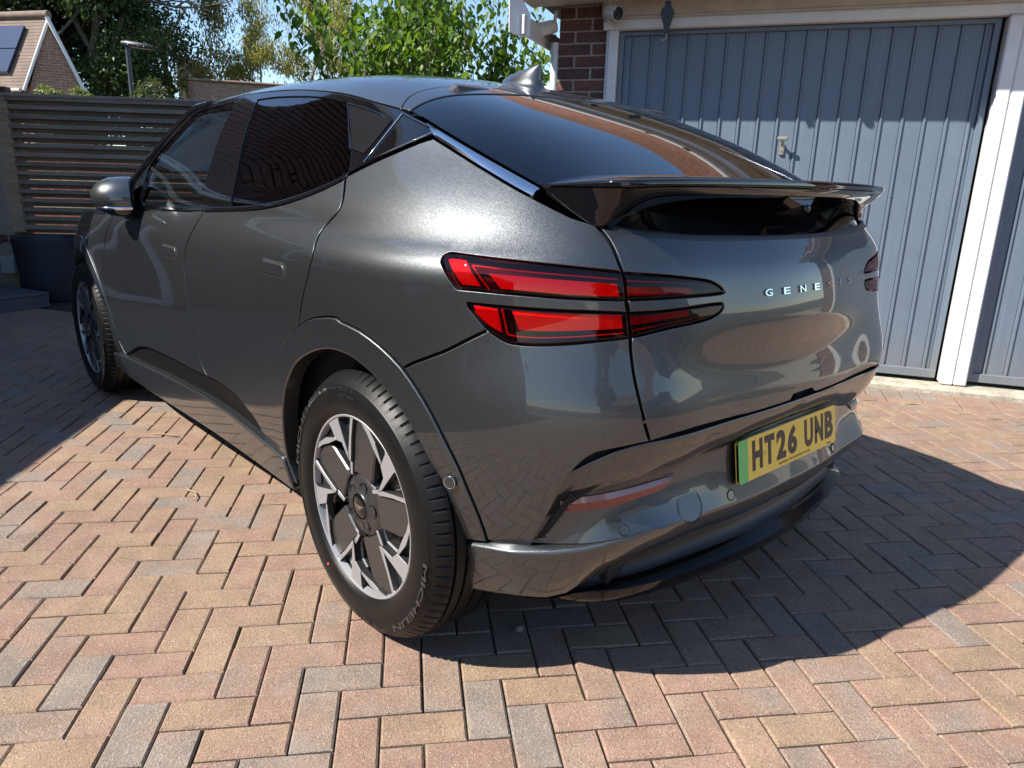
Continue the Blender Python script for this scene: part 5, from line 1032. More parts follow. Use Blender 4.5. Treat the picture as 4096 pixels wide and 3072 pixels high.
# ------------------------------------------------------------------ garage on the right
M_WHITE = pmat('white_gloss_paint', (.74, .74, .73), .38, noise=(10, .06), bump=(25, .04)); M_OLDWHITE = pmat('weathered_white_board', (.66, .61, .53), .55, noise=(7, .14), bump=(40, .12))
def door_paint():
    """faded blue grey gloss paint with run marks and grime near the bottom rail"""
    m = pmat('blue_grey_door_paint', (.130, .168, .220), .42, noise=(5, .07), bump=(14, .05)); nt = m.node_tree; b = nt.nodes['Principled BSDF']; L = nt.links.new
    src = b.inputs['Base Color'].links[0].from_socket; tc = N(nt, 'TexCoord'); mp = N(nt, 'Mapping'); mp.inputs['Scale'].default_value = (30, 30, .8); L(tc.outputs['Object'], mp.inputs[0])
    nz = N(nt, 'TexNoise', i_Scale=1.0, i_Detail=6.0, i_Roughness=.7); L(mp.outputs[0], nz.inputs['Vector'])
    mr = N(nt, 'MapRange'); mr.inputs[1].default_value = .55; mr.inputs[2].default_value = .8; mr.inputs[4].default_value = .30; L(nz.outputs[0], mr.inputs[0])
    mx = N(nt, 'MixRGB'); mx.inputs[2].default_value = (.30, .32, .34, 1); L(mr.outputs[0], mx.inputs[0]); L(src, mx.inputs[1])
    sp = N(nt, 'SeparateXYZ'); L(tc.outputs['Object'], sp.inputs[0]); n2 = N(nt, 'TexNoise', i_Scale=18.0, i_Detail=6.0); L(tc.outputs['Object'], n2.inputs['Vector'])
    g = N(nt, 'MapRange'); g.inputs[1].default_value = .42; g.inputs[2].default_value = .07; g.inputs[4].default_value = .8; L(sp.outputs[2], g.inputs[0]); mu = N(nt, 'Math', operation='MULTIPLY'); L(g.outputs[0], mu.inputs[0]); L(n2.outputs[0], mu.inputs[1])
    m2 = N(nt, 'MixRGB'); m2.inputs[2].default_value = (.20, .18, .14, 1); L(mu.outputs[0], m2.inputs[0]); L(mx.outputs[0], m2.inputs[1]); L(m2.outputs[0], b.inputs['Base Color'])
    return m
M_DOOR = door_paint()
M_MORTAR = pmat('mortar', (.38, .34, .28), .95, noise=(40, .2), bump=(200, .6))
def brick_obj_mat(name, cols):
    m, nt, b = newmat(name); L = nt.links.new; oi = N(nt, 'ObjectInfo'); rp = N(nt, 'ValToRGB'); L(oi.outputs['Random'], rp.inputs[0])
    els = rp.color_ramp.elements; els[0].color = (*cols[0], 1); els[1].color = (*cols[-1], 1)
    for k, c in enumerate(cols[1:-1]): e = els.new((k + 1) / (len(cols) - 1)); e.color = (*c, 1)
    geo = N(nt, 'NewGeometry'); nz = N(nt, 'TexNoise', i_Scale=38.0, i_Detail=6.0, i_Roughness=.7); L(geo.outputs['Position'], nz.inputs['Vector'])
    mr = N(nt, 'MapRange'); mr.inputs[1].default_value = .3; mr.inputs[2].default_value = .7; mr.inputs[3].default_value = .55; mr.inputs[4].default_value = 1.4; L(nz.outputs[0], mr.inputs[0])
    mx = N(nt, 'MixRGB', blend_type='MULTIPLY'); mx.inputs[0].default_value = 1; L(rp.outputs[0], mx.inputs[1]); L(mr.outputs[0], mx.inputs[2]); L(mx.outputs[0], b.inputs['Base Color'])
    b.inputs['Roughness'].default_value = .9; bp = N(nt, 'Bump', i_Strength=.6, i_Distance=.004); L(nz.outputs[0], bp.inputs['Height']); L(bp.outputs[0], b.inputs['Normal'])
    return m
M_BRICK = brick_obj_mat('red_brown_brick', [(.150, .066, .050), (.112, .058, .053), (.175, .080, .060), (.100, .060, .058)])
def brick_tex_mat(name, c1, c2, mortar, scale=1.0, bw=.225, bh=.075, rough=.9):
    """brickwork for walls whose bricks are only a few pixels wide; uses a uv layer in metres"""
    m, nt, b = newmat(name); L = nt.links.new; uv = N(nt, 'UVMap'); uv.uv_map = 'metres'
    br = N(nt, 'TexBrick'); br.inputs['Color1'].default_value = (*c1, 1); br.inputs['Color2'].default_value = (*c2, 1); br.inputs['Mortar'].default_value = (*mortar, 1)
    br.inputs['Scale'].default_value = 1.0; br.inputs['Brick Width'].default_value = bw; br.inputs['Row Height'].default_value = bh; br.inputs['Mortar Size'].default_value = .008; br.inputs['Bias'].default_value = 0
    L(uv.outputs[0], br.inputs['Vector'])
    nz = N(nt, 'TexNoise', i_Scale=11.0, i_Detail=6.0); L(uv.outputs[0], nz.inputs['Vector'])
    mr = N(nt, 'MapRange'); mr.inputs[1].default_value = .3; mr.inputs[2].default_value = .7; mr.inputs[3].default_value = .7; mr.inputs[4].default_value = 1.3; L(nz.outputs[0], mr.inputs[0])
    mx = N(nt, 'MixRGB', blend_type='MULTIPLY'); mx.inputs[0].default_value = 1; L(br.outputs[0], mx.inputs[1]); L(mr.outputs[0], mx.inputs[2]); L(mx.outputs[0], b.inputs['Base Color'])
    b.inputs['Roughness'].default_value = rough; bp = N(nt, 'Bump', i_Strength=.8, i_Distance=.006); bp.invert = True; L(br.outputs['Fac'], bp.inputs['Height']); L(bp.outputs[0], b.inputs['Normal'])
    return m
def wall_quad(name, P, mat, parent=None, thick=0.0):
    """polygonal wall with a uv layer in metres along its base and up"""
    P = [Vector(p) for p in P]; X = (P[1] - P[0]); X.z = 0; X.normalize()
    me = bpy.data.meshes.new(name); n = len(P); V = list(P); F_ = [tuple(range(n))]
    if thick:
        nrm = X.cross(Vector((0, 0, 1))) * thick; V += [p - nrm for p in P]; F_ += [tuple(range(n, 2 * n))[::-1]] + [(i, i + n, (i + 1) % n + n, (i + 1) % n) for i in range(n)]
    me.from_pydata([tuple(v) for v in V], [], F_); uv = me.uv_layers.new(name='metres')
    for pl in me.polygons:
        nn = pl.normal
        for li in pl.loop_indices:
            v = me.vertices[me.loops[li].vertex_index].co; d = v - P[0]
            h_ = d.dot(X) if abs(nn.dot(X)) < .7 else d.dot(X.cross(Vector((0, 0, 1))))
            uv.data[li].uv = (h_, v.z)
    return link(name, me, mat, parent)
garage = empty('garage', gw(0, 0, 0), 'brick garage with two blue grey up and over doors', 'garage')
def G(o, a=None, b_=None, z=None):       # parent to the garage, keep garage-frame coordinates
    o.parent = garage; return o
garage.rotation_euler = (0, 0, GRZ)      # local x = along the wall (to the left), local y = out of the wall
# brick pier left of the door: single bricks
BR = MB().bbox((0, 0, 0), (.215, .1025, .065), .005).mesh('brick'); BR.materials.append(M_BRICK)
BH = MB().bbox((0, 0, 0), (.1025, .1025, .065), .005).mesh('brick_half'); BH.materials.append(M_BRICK)
core = MB().box((2.105, -.055, 1.17), (.325, .095, 2.34)).build('pier_mortar', M_MORTAR, garage)
brng = random.Random(3)
def put(me, nm, x, y, z, rz=0.0, par=None):
    o = bpy.data.objects.new(nm, me); col.objects.link(o); o.parent = par or garage; o.location = (x, y + brng.uniform(-.0015, .0015), z); o.rotation_euler = (0, 0, rz); return o
for c in range(31):
    z = .045 + c * .075
    if z > 2.33: break
    if c % 2: put(BR, 'brick', 2.270 - .1085, -.053, z); put(BH, 'brick', 1.992 - .004, -.053, z)
    else: put(BH, 'brick', 2.270 - .0525, -.053, z); put(BR, 'brick', 2.045, -.053, z)
    for k in range(3): put(BR, 'brick', 2.219, -.22 - k * .225 + (.11 if c % 2 else 0), z, math.pi / 2)       # return wall
M_BRICKT = brick_tex_mat('garage_brickwork', (.18, .062, .042), (.13, .055, .048), (.34, .30, .25))
def gwall(name, pts, thick=.1):
    o = wall_quad(name, pts, M_BRICKT, garage, thick); return o
gwall('side_wall', [(2.268, -.80, 0), (2.268, -5.2, 0), (2.268, -5.2, 2.34), (2.268, -.80, 2.34)])
gwall('end_wall', [(-2.80, .0, 0), (-3.5, .0, 0), (-3.5, .0, 2.34), (-2.80, .0, 2.34)][::-1])
gwall('end_side_wall', [(-3.5, 0, 0), (-3.5, -5.2, 0), (-3.5, -5.2, 2.34), (-3.5, 0, 2.34)])
# doors
def garage_door(a0, a1, label, handle):
    dr = empty('garage_door', (0, 0, 0)); dr.parent = garage; dr['label'] = label
    z0, z1 = .075, 2.168; pitch = .1185; x = a1 - .045; k = 0
    rib0 = a1 - .078
    fr_ = MB(); fr_.bbox(((a0 + a1) / 2, -.012, z1 - .012), (a1 - a0, .03, .026), .004); fr_.bbox(((a0 + a1) / 2, -.012, z0 + .02), (a1 - a0, .034, .055), .004)
    fr_.bbox((a1 - .016, -.012, (z0 + z1) / 2), (.032, .028, z1 - z0 - .03), .004); fr_.bbox((a0 + .018, -.012, (z0 + z1) / 2), (.036, .028, z1 - z0 - .03), .004)
    fr_.build('door_frame', M_DOOR, dr)
    edges = [a1 - .034]; r = rib0
    while r > a0 + .06: edges.append(r); r -= pitch
    edges.append(a0 + .038)
    for i in range(len(edges) - 1):
        e1, e0 = edges[i], edges[i + 1]; first = i == 0; last = i == len(edges) - 2
        # a pan with a pressed rib on its left side (seen from outside)
        g = .0095; y0 = -.020; pr_ = [(e1, y0 - .004), (e1 - (0 if first else .004), y0 - .004), (e1 - (0 if first else g), y0 + .0115), (e1 - (0 if first else 2 * g), y0 + .0115), (e1 - (0 if first else 2.5 * g), y0 + .001)]
        if first: pr_ = [(e1, y0)]
        pr_ += [((e0 + e1) / 2, y0 + .0012), (e0, y0)]
        mb = MB(); V = [(x_, y_, z0 + .045) for x_, y_ in pr_] + [(x_, y_, z1 - .024) for x_, y_ in pr_]; n = len(pr_)
        mb.add(V, [(j, j + 1, n + j + 1, n + j)[::-1] for j in range(n - 1)], 0, False); mb.build('door_panel', M_DOOR, dr)
    for rx in (3, 6, 9, 12, 15):
        if rx < len(edges): MB().lathe([(0, .004), (.0035, .003), (.005, 0)], 10, 'y', (edges[rx] - .03, -.019, 1.18)).build('rivet', M_DOOR, dr)
    if handle:
        hd = MB(); hd.bbox((.772, -.012, 1.452), (.030, .016, .075), .006); hd.tube([(.772, -.01, 1.475), (.772, .03, 1.50), (.773, .045, 1.512)], [.010, .009, .009], 8)
        hd.bbox((.774, .050, 1.513), (.066, .016, .024), .007); hd.build('handle', pmat('worn_alloy_handle', (.42, .40, .35), .42, .7, noise=(80, .2)), dr)
        MB().box((.772, -.0035, 1.437), (.005, .002, .012)).build('keyhole', M_MATBLK, dr)
garage_door(-.318, 1.858, 'blue grey ribbed garage door with T handle', True)
garage_door(-2.66, -.494, 'blue grey ribbed garage door cut by the right edge', False)
# white frame: jambs, post between the doors, head, frieze and soffit
MB().bbox((1.892, .002, 1.12), (.064, .085, 2.11), .006).bbox((1.930, .012, 1.12), (.022, .03, 2.24), .006).build('door_jamb', M_WHITE, garage)
MB().bbox((-.3715, .022, 1.11), (.073, .115, 2.12), .008).bbox((-.4465, .020, 1.11), (.073, .111, 2.12), .008).build('centre_post', M_WHITE, garage)
MB().bbox((-2.72, .01, 1.11), (.09, .10, 2.12), .008).build('door_jamb', M_WHITE, garage)
MB().bbox((-.39, .016, 2.203), (4.70, .085, .062), .008).build('door_head', M_WHITE, garage)
MB().bbox((-.39, .012, 2.246), (4.72, .05, .022), .006).bbox((-.39, .004, 2.305), (4.74, .04, .094), .004).build('frieze_board', M_OLDWHITE, garage)
sf = MB(); sf.bbox((-.55, .175, 2.352), (6.06, .39, .014), .002); sf.build('soffit', M_OLDWHITE, garage)
MB().bbox((-.55, .378, 2.405), (6.10, .022, .16), .004).build('fascia', M_WHITE, garage)
MB().bbox((2.452, .175, 2.36), (.018, .39, .05), .003).build('soffit_edge', M_OLDWHITE, garage)
gut = MB(); pts_ = [(-.056, 0), (-.054, -.028), (-.036, -.052), (0, -.060), (.036, -.052), (.054, -.028), (.056, 0)]
Vg = [(x_,   .432 + y_, 2.47 + z_) for x_ in (-3.6, 2.5) for y_, z_ in pts_]; gut.add(Vg, [(i, i + 1, 7 + i + 1, 7 + i) for i in range(6)], 0, True); gut.build('gutter', M_WHITE, garage)
# boxed end of the eaves and the side fascia running back
ev = MB(); ev.add([(2.475, .455, 2.335), (2.470, .455, 2.105), (2.40, .40, 2.085), (2.36, .36, 2.10), (2.36, .36, 2.22), (2.40, .40, 2.30), (2.462, .475, 2.335), (2.458, .475, 2.105)], [(0, 1, 7, 6), (6, 7, 2, 5), (5, 2, 3, 4), (0, 6, 5), (1, 2, 7)]); ev.build('eaves_end', M_WHITE, garage, recalc=True)
MB().bbox((2.385, -1.05, 2.155), (.020, 2.95, .115), .004).build('side_fascia', M_WHITE, garage)
MB().tube([(2.302, -.03, 0), (2.302, -.03, 1.80), (2.302, -.03, 2.12)], .030, 12).bbox((2.335, -.03, 1.832), (.07, .05, .03), .005).build('downpipe', M_WHITE, garage)
gi = MB(); gi.box((-.4, -5.1, 1.2), (6, .06, 2.4)); gi.box((-.4, -2.6, 2.36), (5.6, 5.1, .02)); gi.box((-.405, -2.5, 1.1), (.05, 4.8, 2.2)); gi.build('inner_walls', pmat('dim_blockwork', (.25, .24, .22), .9), garage)
# tiled roof in real courses
M_TILE = pmat('brown_roof_tile', (.20, .095, .058), .85, noise=(9, .35), bump=(80, .5))
rf_ = MB(); pit = R_(33)
for c in range(24):
    u0 = c * .155; y0 = .46 - u0 * math.cos(pit); z0 = 2.46 + u0 * math.sin(pit); y1 = y0 - .20 * math.cos(pit); z1 = z0 + .20 * math.sin(pit)
    for k in range(28):
        x0 = -3.75 + k * .232 + (.116 if c % 2 else 0); dz = brng.uniform(0, .006)
        rf_.add([(x0, y0, z0 + .022 + dz), (x0 + .227, y0, z0 + .022 + dz), (x0 + .227, y1, z1 + .004), (x0, y1, z1 + .004), (x0, y0, z0 + .004), (x0 + .227, y0, z0 + .004)], [(0, 1, 2, 3)[::-1], (4, 5, 1, 0)[::-1]])
rfo = rf_.build('roof_tiles', M_TILE, garage); rfo['kind'] = 'stuff'
gm = MB(); mrg = random.Random(8)
for x_ in (1.25, .92, .35, .28, .2, -.05, -.62, -1.2, -1.9):      # unseen leaf-like tufts on the gutter, added to notch its shadow edge on the doors
    r_ = mrg.uniform(.02, .045); gm.add([(x_ - r_, .492, 2.462), (x_ + r_, .490, 2.462), (x_ + r_ * .6, .512, 2.452), (x_ - r_ * .5, .514, 2.455), (x_ + r_ * mrg.uniform(-.6, .6), .503, 2.462 - mrg.uniform(.03, .07))], [(0, 1, 2, 3), (0, 3, 4), (3, 2, 4), (2, 1, 4), (1, 0, 4)])
gmo = gm.build('gutter_shadow_tufts', pmat('shadow_tuft_green', (.06, .07, .025), .95, bump=(120, .8)), garage, recalc=True); gmo['kind'] = 'stuff'
# ---- things fixed to it
def camera_obj(loc, yaw, pitch_, label, full):
    c = empty('security_camera', loc, label, 'camera', 'cameras under the garage eaves'); c.scale = (1.2, 1.2, 1.2); Mx = Matrix.Rotation(yaw, 3, 'Z') @ Matrix.Rotation(pitch_, 3, 'Y')
    def tr(mb): mb.v = [tuple(Mx @ Vector(p)) for p in mb.v]; return mb
    tr(MB().lathe([(.0, -.055), (.026, -.055), (.033, -.045), (.034, .045), (.032, .050), (.030, .030), (.0, .030)], 28, 'x')).build('housing', M_WHITE, c)
    tr(MB().lathe([(.030, .030), (.030, .051), (.012, .048), (.0, .049)], 24, 'x')).build('front_face', M_GLOSSBLK, c)
    tr(MB().lathe([(.0, .0535), (.010, .0525), (.013, .049)], 20, 'x')).build('lens', M_GLOSSBLK, c)
    tr(MB().add([(-.03, -.034, .012), (.066, -.034, .012), (.066, .034, .012), (-.03, .034, .012), (-.03, -.024, .030), (.066, -.024, .030), (.066, .024, .030), (-.03, .024, .030), (-.03, 0, .038), (.066, 0, .038)], [(0, 1, 5, 4), (4, 5, 9, 8), (8, 9, 6, 7), (7, 6, 2, 3)])).build('sun_shield', M_WHITE, c)
    for k in range(10):
        a = 2 * math.pi * k / 10; tr(MB().lathe([(0, .0500), (.0022, .0498), (.0024, .048)], 8, 'x', (0, .021 * math.cos(a), .021 * math.sin(a)))).build('infrared_led', pmat('led', (.10, .10, .11), .2), c) if full else None
    MB().tube([(0, 0, 0), tuple(Mx @ Vector((-.05, 0, .03))), tuple(Mx @ Vector((-.07, 0, .075)))], .011, 8).build('bracket', M_WHITE, c)
    if full: MB().tube([tuple(Mx @ Vector((-.05, 0, -.0))), tuple(Mx @ Vector((-.075, .02, -.03))), tuple(Mx @ Vector((-.10, .05, -.065)))], [.008, .0065, .005], 8).build('aerial', M_WHITE, c)
    return c
camera_obj(gw(1.875, .17, 2.250), math.atan2(GN[1], GN[0]) + .80, R_(14), 'white bullet security camera with dark lens above the brick pier', True)
camera_obj(gw(2.35, .02, 2.205), math.atan2(GN[1], GN[0]) - 1.1, R_(14), 'white security camera seen edge on beside the eaves end', False)
pl_ = empty('plant_pulley', gw(1.522, .25, 2.20), 'black teardrop plant pulley hanging in front of the garage door', 'pulley'); pl_.scale = (1.5, 1.5, 1.5); pl_.rotation_euler = (0, 0, math.atan2(GN[1], GN[0]))
outl = [(0.0265 * math.cos(t), .0265 * math.sin(t) + .012) for t in np.linspace(-.45, math.pi + .45, 22)]; outl = outl + [(-.009, -.045), (-.008, -.062), (.008, -.062), (.009, -.045)]
outl_t = [(-.010, .037), (.010, .037), (.012, .052), (.009, .056), (-.009, .056), (-.012, .052)]
MB().prism(outl, -.010, .010, 'x').prism(outl_t, -.008, .008, 'x').build('pulley_body', M_SATBLK, pl_, recalc=True)
MB().prism([(.021 * math.cos(t), .021 * math.sin(t) + .012) for t in np.linspace(0, 2 * math.pi, 22, endpoint=False)], .0098, .0125, 'x').build('pulley_disc', M_SATBLK, pl_, recalc=True)
MB().tube([(0, 0, -.06), (0, .003, -.078), (0, .0, -.084), (0, -.010, -.090), (0, -.016, -.084)], .0022, 6).build('hook', pmat('pale_hook', (.5, .45, .4), .4), pl_)
MB().tube([(0, -.008, .10), (0, 0, .105), (0, .008, .10), (0, .003, .075), (0, 0, .056)], .0018, 6).tube([(0, 0, .10), (0, -.03, .15)], .0016, 6).build('hanger', M_SATBLK, pl_)
# ------------------------------------------------------------------ left side: fence, low wall, planter, step, house
M_FENCE = None
def wood_mat(name, c, streak=18):
    m, nt, b = newmat(name); L = nt.links.new; tc = N(nt, 'TexCoord'); mp = N(nt, 'Mapping'); mp.inputs['Scale'].default_value = (1.5, 30, 30); L(tc.outputs['Object'], mp.inputs[0])
    oi = N(nt, 'ObjectInfo'); ad = N(nt, 'VectorMath', operation='ADD'); L(mp.outputs[0], ad.inputs[0]); L(oi.outputs['Location'], ad.inputs[1])
    nz = N(nt, 'TexNoise', i_Scale=streak / 10, i_Detail=8.0, i_Roughness=.7); L(ad.outputs[0], nz.inputs['Vector'])
    mr = N(nt, 'MapRange'); mr.inputs[1].default_value = .3; mr.inputs[2].default_value = .7; mr.inputs[3].default_value = .6; mr.inputs[4].default_value = 1.35; L(nz.outputs[0], mr.inputs[0])
    r2 = N(nt, 'MapRange'); r2.inputs[3].default_value = .82; r2.inputs[4].default_value = 1.18; L(oi.outputs['Random'], r2.inputs[0])
    mx = N(nt, 'MixRGB', blend_type='MULTIPLY'); mx.inputs[0].default_value = 1; mx.inputs[1].default_value = (*c, 1); L(mr.outputs[0], mx.inputs[2])
    m2 = N(nt, 'MixRGB', blend_type='MULTIPLY'); m2.inputs[0].default_value = 1; L(mx.outputs[0], m2.inputs[1]); L(r2.outputs[0], m2.inputs[2]); L(m2.outputs[0], b.inputs['Base Color'])
    b.inputs['Roughness'].default_value = .85; bp = N(nt, 'Bump', i_Strength=.4, i_Distance=.003); L(nz.outputs[0], bp.inputs['Height']); L(bp.outputs[0], b.inputs['Normal'])
    return m
M_SLAT = wood_mat('weathered_slat', (.29, .245, .195)); M_POST = wood_mat('weathered_post', (.37, .285, .195))
FA = AXX + R_(4.3); fdir = (math.cos(FA), math.sin(FA))
def fw(X, off=0.0, z=0.0):      # along the fence, X metres to the right of the photographer's axis; off = behind it
    Yf = 7.3 + (X + 5) * math.tan(R_(4.3)) + off; return cw(X, Yf, z)
fence = empty('slatted_fence', fw(-4.87), 'weathered grey slatted timber fence behind the planter', 'fence')
F0 = Vector(fw(-4.87)); fence.rotation_euler = (0, 0, FA); LEN = 3.3
SL = MB().bbox((0, 0, 0), (LEN, .062, .040), .004).mesh('slat'); SL.materials.append(M_SLAT)
frng = random.Random(5)
for k in range(15):
    z = .640 + k * .0862; o = bpy.data.objects.new('slat', SL); col.objects.link(o); o.parent = fence; o.location = (LEN / 2 + frng.uniform(-.006, .006), frng.uniform(-.002, .002), z); o.rotation_euler = (frng.uniform(-.05, .05), 0, frng.uniform(-.001, .001))
for k in range(15):
    o = bpy.data.objects.new('slat', SL); col.objects.link(o); o.parent = fence; o.location = (LEN / 2, .075, .604 + k * .0862); o.rotation_euler = (frng.uniform(-.05, .05), 0, 0)
for zc, h_, yo_ in ((1.838, .040, -.004), (1.868, .026, -.012)):
    MB().bbox((LEN / 2, yo_, zc), (LEN + .02, .07, h_), .004).build('top_rail', M_SLAT, fence)
for x in (.045, 1.65, 3.24): MB().bbox((x, .040, 1.235), (.05, .03, 1.24), .004).build('batten', M_SLAT, fence)
post = MB().bbox((-.068, .03, 1.235), (.135, .11, 1.30), .008).build('fence_post', M_POST, fence)
M_LOWB = brick_tex_mat('garden_brickwork', (.225, .085, .055), (.17, .07, .055), (.30, .26, .21))
def brickbox(name, c, dims, rz, mat, label, cat, parent=None, coping=None):
    e = empty(name, c, label, cat, rz=rz) if parent is None else parent
    x, y, z = dims; sx, sy = x / 2, y / 2
    wall_quad('front_face', [(-sx, -sy, 0), (sx, -sy, 0), (sx, -sy, z), (-sx, -sy, z)], mat, e); wall_quad('back_face', [(sx, sy, 0), (-sx, sy, 0), (-sx, sy, z), (sx, sy, z)], mat, e)
    wall_quad('end_face', [(sx, -sy, 0), (sx, sy, 0), (sx, sy, z), (sx, -sy, z)], mat, e); wall_quad('end_face', [(-sx, sy, 0), (-sx, -sy, 0), (-sx, -sy, z), (-sx, sy, z)], mat, e)
    return e
# low wall under the fence, face towards the drive; its coping bricks are single bricks
lw = brickbox('low_brick_wall', fw(-3.3, .02), (4.0, .215, .50), FA + math.pi, M_LOWB, 'low brick wall carrying the slatted fence', 'wall')
CB = MB().bbox((0, 0, 0), (.1025, .225, .065), .005).mesh('coping_brick'); CB.materials.append(M_BRICK)
for k in range(35): put(CB, 'coping_brick', -1.95 + k * .1125, 0, .536, 0, lw)
# brick return at the left edge of the picture, single bricks on the visible face
rw = empty('brick_pier', fw(-5.30, -.05), 'red brown brick wall end left of the fence post', 'wall', rz=FA)
MB().box((0, .06, 1.0), (.66, .20, 2.0)).build('mortar_core', M_MORTAR, rw)
for c in range(26):
    z = .04 + c * .075; off = .1125 if c % 2 else 0
    for k in range(3):
        x = -.225 + k * .225 + off - .05
        if x < .35: put(BR, 'brick', x, .165 + (.030 if c < 10 else 0), z, 0, rw)
# brick garden wall beyond the fence, in the sun, with half round ridge tiles on top
bw = brickbox('sunlit_garden_wall', cw(-6.2, 10.6), (9.0, .22, 1.42), AXX + math.pi + R_(2), M_LOWB, 'orange brick garden wall glimpsed between the fence slats', 'wall')
TRD = MB().bbox((0, 0, 0), (.21, .26, .07), .02).mesh('coping_tile'); TRD.materials.append(M_TILE)
for k in range(40): put(TRD, 'coping_tile', -4.4 + k * .225, 0, 1.46, 0, bw)
# planter
M_POT = pmat('dark_blue_grey_planter', (.028, .034, .046), .55, noise=(8, .2), bump=(40, .1))
pot = empty('planter', cw(-4.40, 6.92), 'large round dark blue grey planter in front of the fence', 'planter')
MB().lathe([(0, .0), (.235, .0), (.262, .06), (.292, .30), (.315, .545), (.318, .575), (.308, .585), (.288, .582), (.282, .555), (.27, .46), (0, .46)], 64, 'z').build('planter_shell', M_POT, pot, recalc=True, auto=40)
MB().lathe([(0, .475), (.272, .47)], 30, 'z').build('compost', M_SOIL, pot)
# plastic step with boards
stp = empty('deck_step', cw(-4.62, 6.45), 'low grey boarded step on the paving by the planter', 'step', rz=AXX + R_(-28))
M_DECK = pmat('grey_deck_board', (.085, .098, .125), .6, noise=(12, .15), bump=(60, .15))
for k in range(5): MB().bbox((-.30 + k * .148, 0, .122), (.144, .44, .022), .004).build('board', M_DECK, stp)
MB().bbox((0, -.205, .056), (.72, .02, .11), .003).bbox((.345, 0, .056), (.02, .41, .11), .003).bbox((0, .205, .056), (.72, .02, .11), .003).bbox((-.345, 0, .056), (.02, .41, .11), .003).build('step_frame', M_DECK, stp)
# grey electrical box with its cable
ebx = empty('electrical_box', fw(-4.98, -.16, .20), 'small pale grey electrical box low on the wall by the planter', 'box', rz=FA)
MB().bbox((0, 0, .085), (.125, .085, .17), .008).build('box_body', pmat('pale_grey_plastic', (.42, .44, .46), .5), ebx)
for k in range(3): MB().lathe([(.009, .17), (.009, .188), (0, .19)], 10, 'z', (-.035 + k * .035, 0, 0)).build('cable_gland', pmat('grey_gland', (.3, .31, .32), .5), ebx)
MB().tube([(-.12, .06, .26), (-.05, .05, .31), (.04, .04, .30), (.075, .02, .22), (.08, .02, .02), (.078, 0, -.18)], .006, 8).build('cable', M_SATBLK, ebx)
# house on the left, mostly outside the frame: it shades the front of the car and shows in the windows
M_LHB = brick_tex_mat('left_house_brickwork', (.20, .075, .052), (.15, .062, .052), (.33, .29, .24))
lh = empty('house', cw(-4.5, 1.8), 'brick house beside the drive, dark hanging tiles peeking in at the top left', 'house')
lrz = AXX + math.pi / 2 + math.atan2(.5, 4.8); lh.rotation_euler = (0, 0, lrz)       # local x runs ahead along the wall, local y to the left
xa, xb, hz = -7.5, 4.86, 2.30
wall_quad('wall', [(xb, .0, 0), (xa, .0, 0), (xa, .0, hz), (xb, .0, hz)][::-1], M_LHB, lh); wall_quad('wall', [(xb, 0, 0), (xb, 7, 0), (xb, 7, hz), (xb, 3.5, hz + 2.9), (xb, 0, hz)], M_LHB, lh); wall_quad('wall', [(xa, 7, 0), (xa, 0, 0), (xa, 0, hz), (xa, 3.5, hz + 2.9), (xa, 7, hz)], M_LHB, lh)
pl2 = R_(41); tmb = MB(); M_LTILE = pmat('dark_red_roof_tile', (.125, .058, .045), .8, noise=(9, .3), bump=(60, .4))
for c in range(30):
    u0 = c * .16; y0 = -.38 + u0 * math.cos(pl2); z0 = hz - .02 + u0 * math.sin(pl2); y1 = y0 + .21 * math.cos(pl2); z1 = z0 + .21 * math.sin(pl2)
    for k in range(46):
        x0 = xa - .1 + k * .272 + (.136 if c % 2 else 0)
        if x0 > xb: continue
        tmb.add([(x0, y0, z0 + .03), (x0 + .09, y0, z0 + .045), (x0 + .18, y0, z0 + .03), (x0 + .262, y0, z0 + .016), (x0 + .262, y1, z1), (x0 + .18, y1, z1 + .01), (x0 + .09, y1, z1 + .02), (x0, y1, z1 + .01), (x0, y0, z0), (x0 + .262, y0, z0 - .006)],
                [(0, 1, 6, 7), (1, 2, 5, 6), (2, 3, 4, 5), (8, 9, 3, 2, 1, 0)])
to = tmb.build('roof_tiles', M_LTILE, lh); to['kind'] = 'stuff'
MB().add([(xa, -.36, hz - .03), (xb, -.36, hz - .03), (xb, 3.5, hz + 3.1), (xa, 3.5, hz + 3.1)], [(0, 1, 2, 3)]).add([(xa, 7.3, hz - .03), (xb, 7.3, hz - .03), (xb, 3.5, hz + 3.1), (xa, 3.5, hz + 3.1)], [(3, 2, 1, 0)]).build('roof_deck', M_LTILE, lh)
MB().bbox(((xa + xb) / 2, -.19, hz - .02), (xb - xa, .36, .02), .003).bbox(((xa + xb) / 2, -.37, hz - .02), (xb - xa, .02, .14), .003).build('soffit', M_WHITE, lh)
for xc, wd, z0, z1 in ((1.5, 1.7, .95, 2.05), (-2.4, 2.2, .6, 2.05), (3.7, .95, .02, 2.05)):
    wn = empty('window'); wn.parent = lh
    for (cx_, cz_, dx, dz) in ((xc, z1, wd, .07), (xc, z0, wd, .07), (xc - wd / 2, (z0 + z1) / 2, .07, z1 - z0), (xc + wd / 2, (z0 + z1) / 2, .07, z1 - z0), (xc, (z0 + z1) / 2, .06, z1 - z0)):
        MB().bbox((cx_, -.03, cz_), (dx, .07, dz), .006).build('window_frame', M_WHITE, wn)
    MB().box((xc, -.008, (z0 + z1) / 2), (wd, .01, z1 - z0)).build('window_pane', pmat('house_glass', (.03, .035, .04), .03, coat=1), wn)

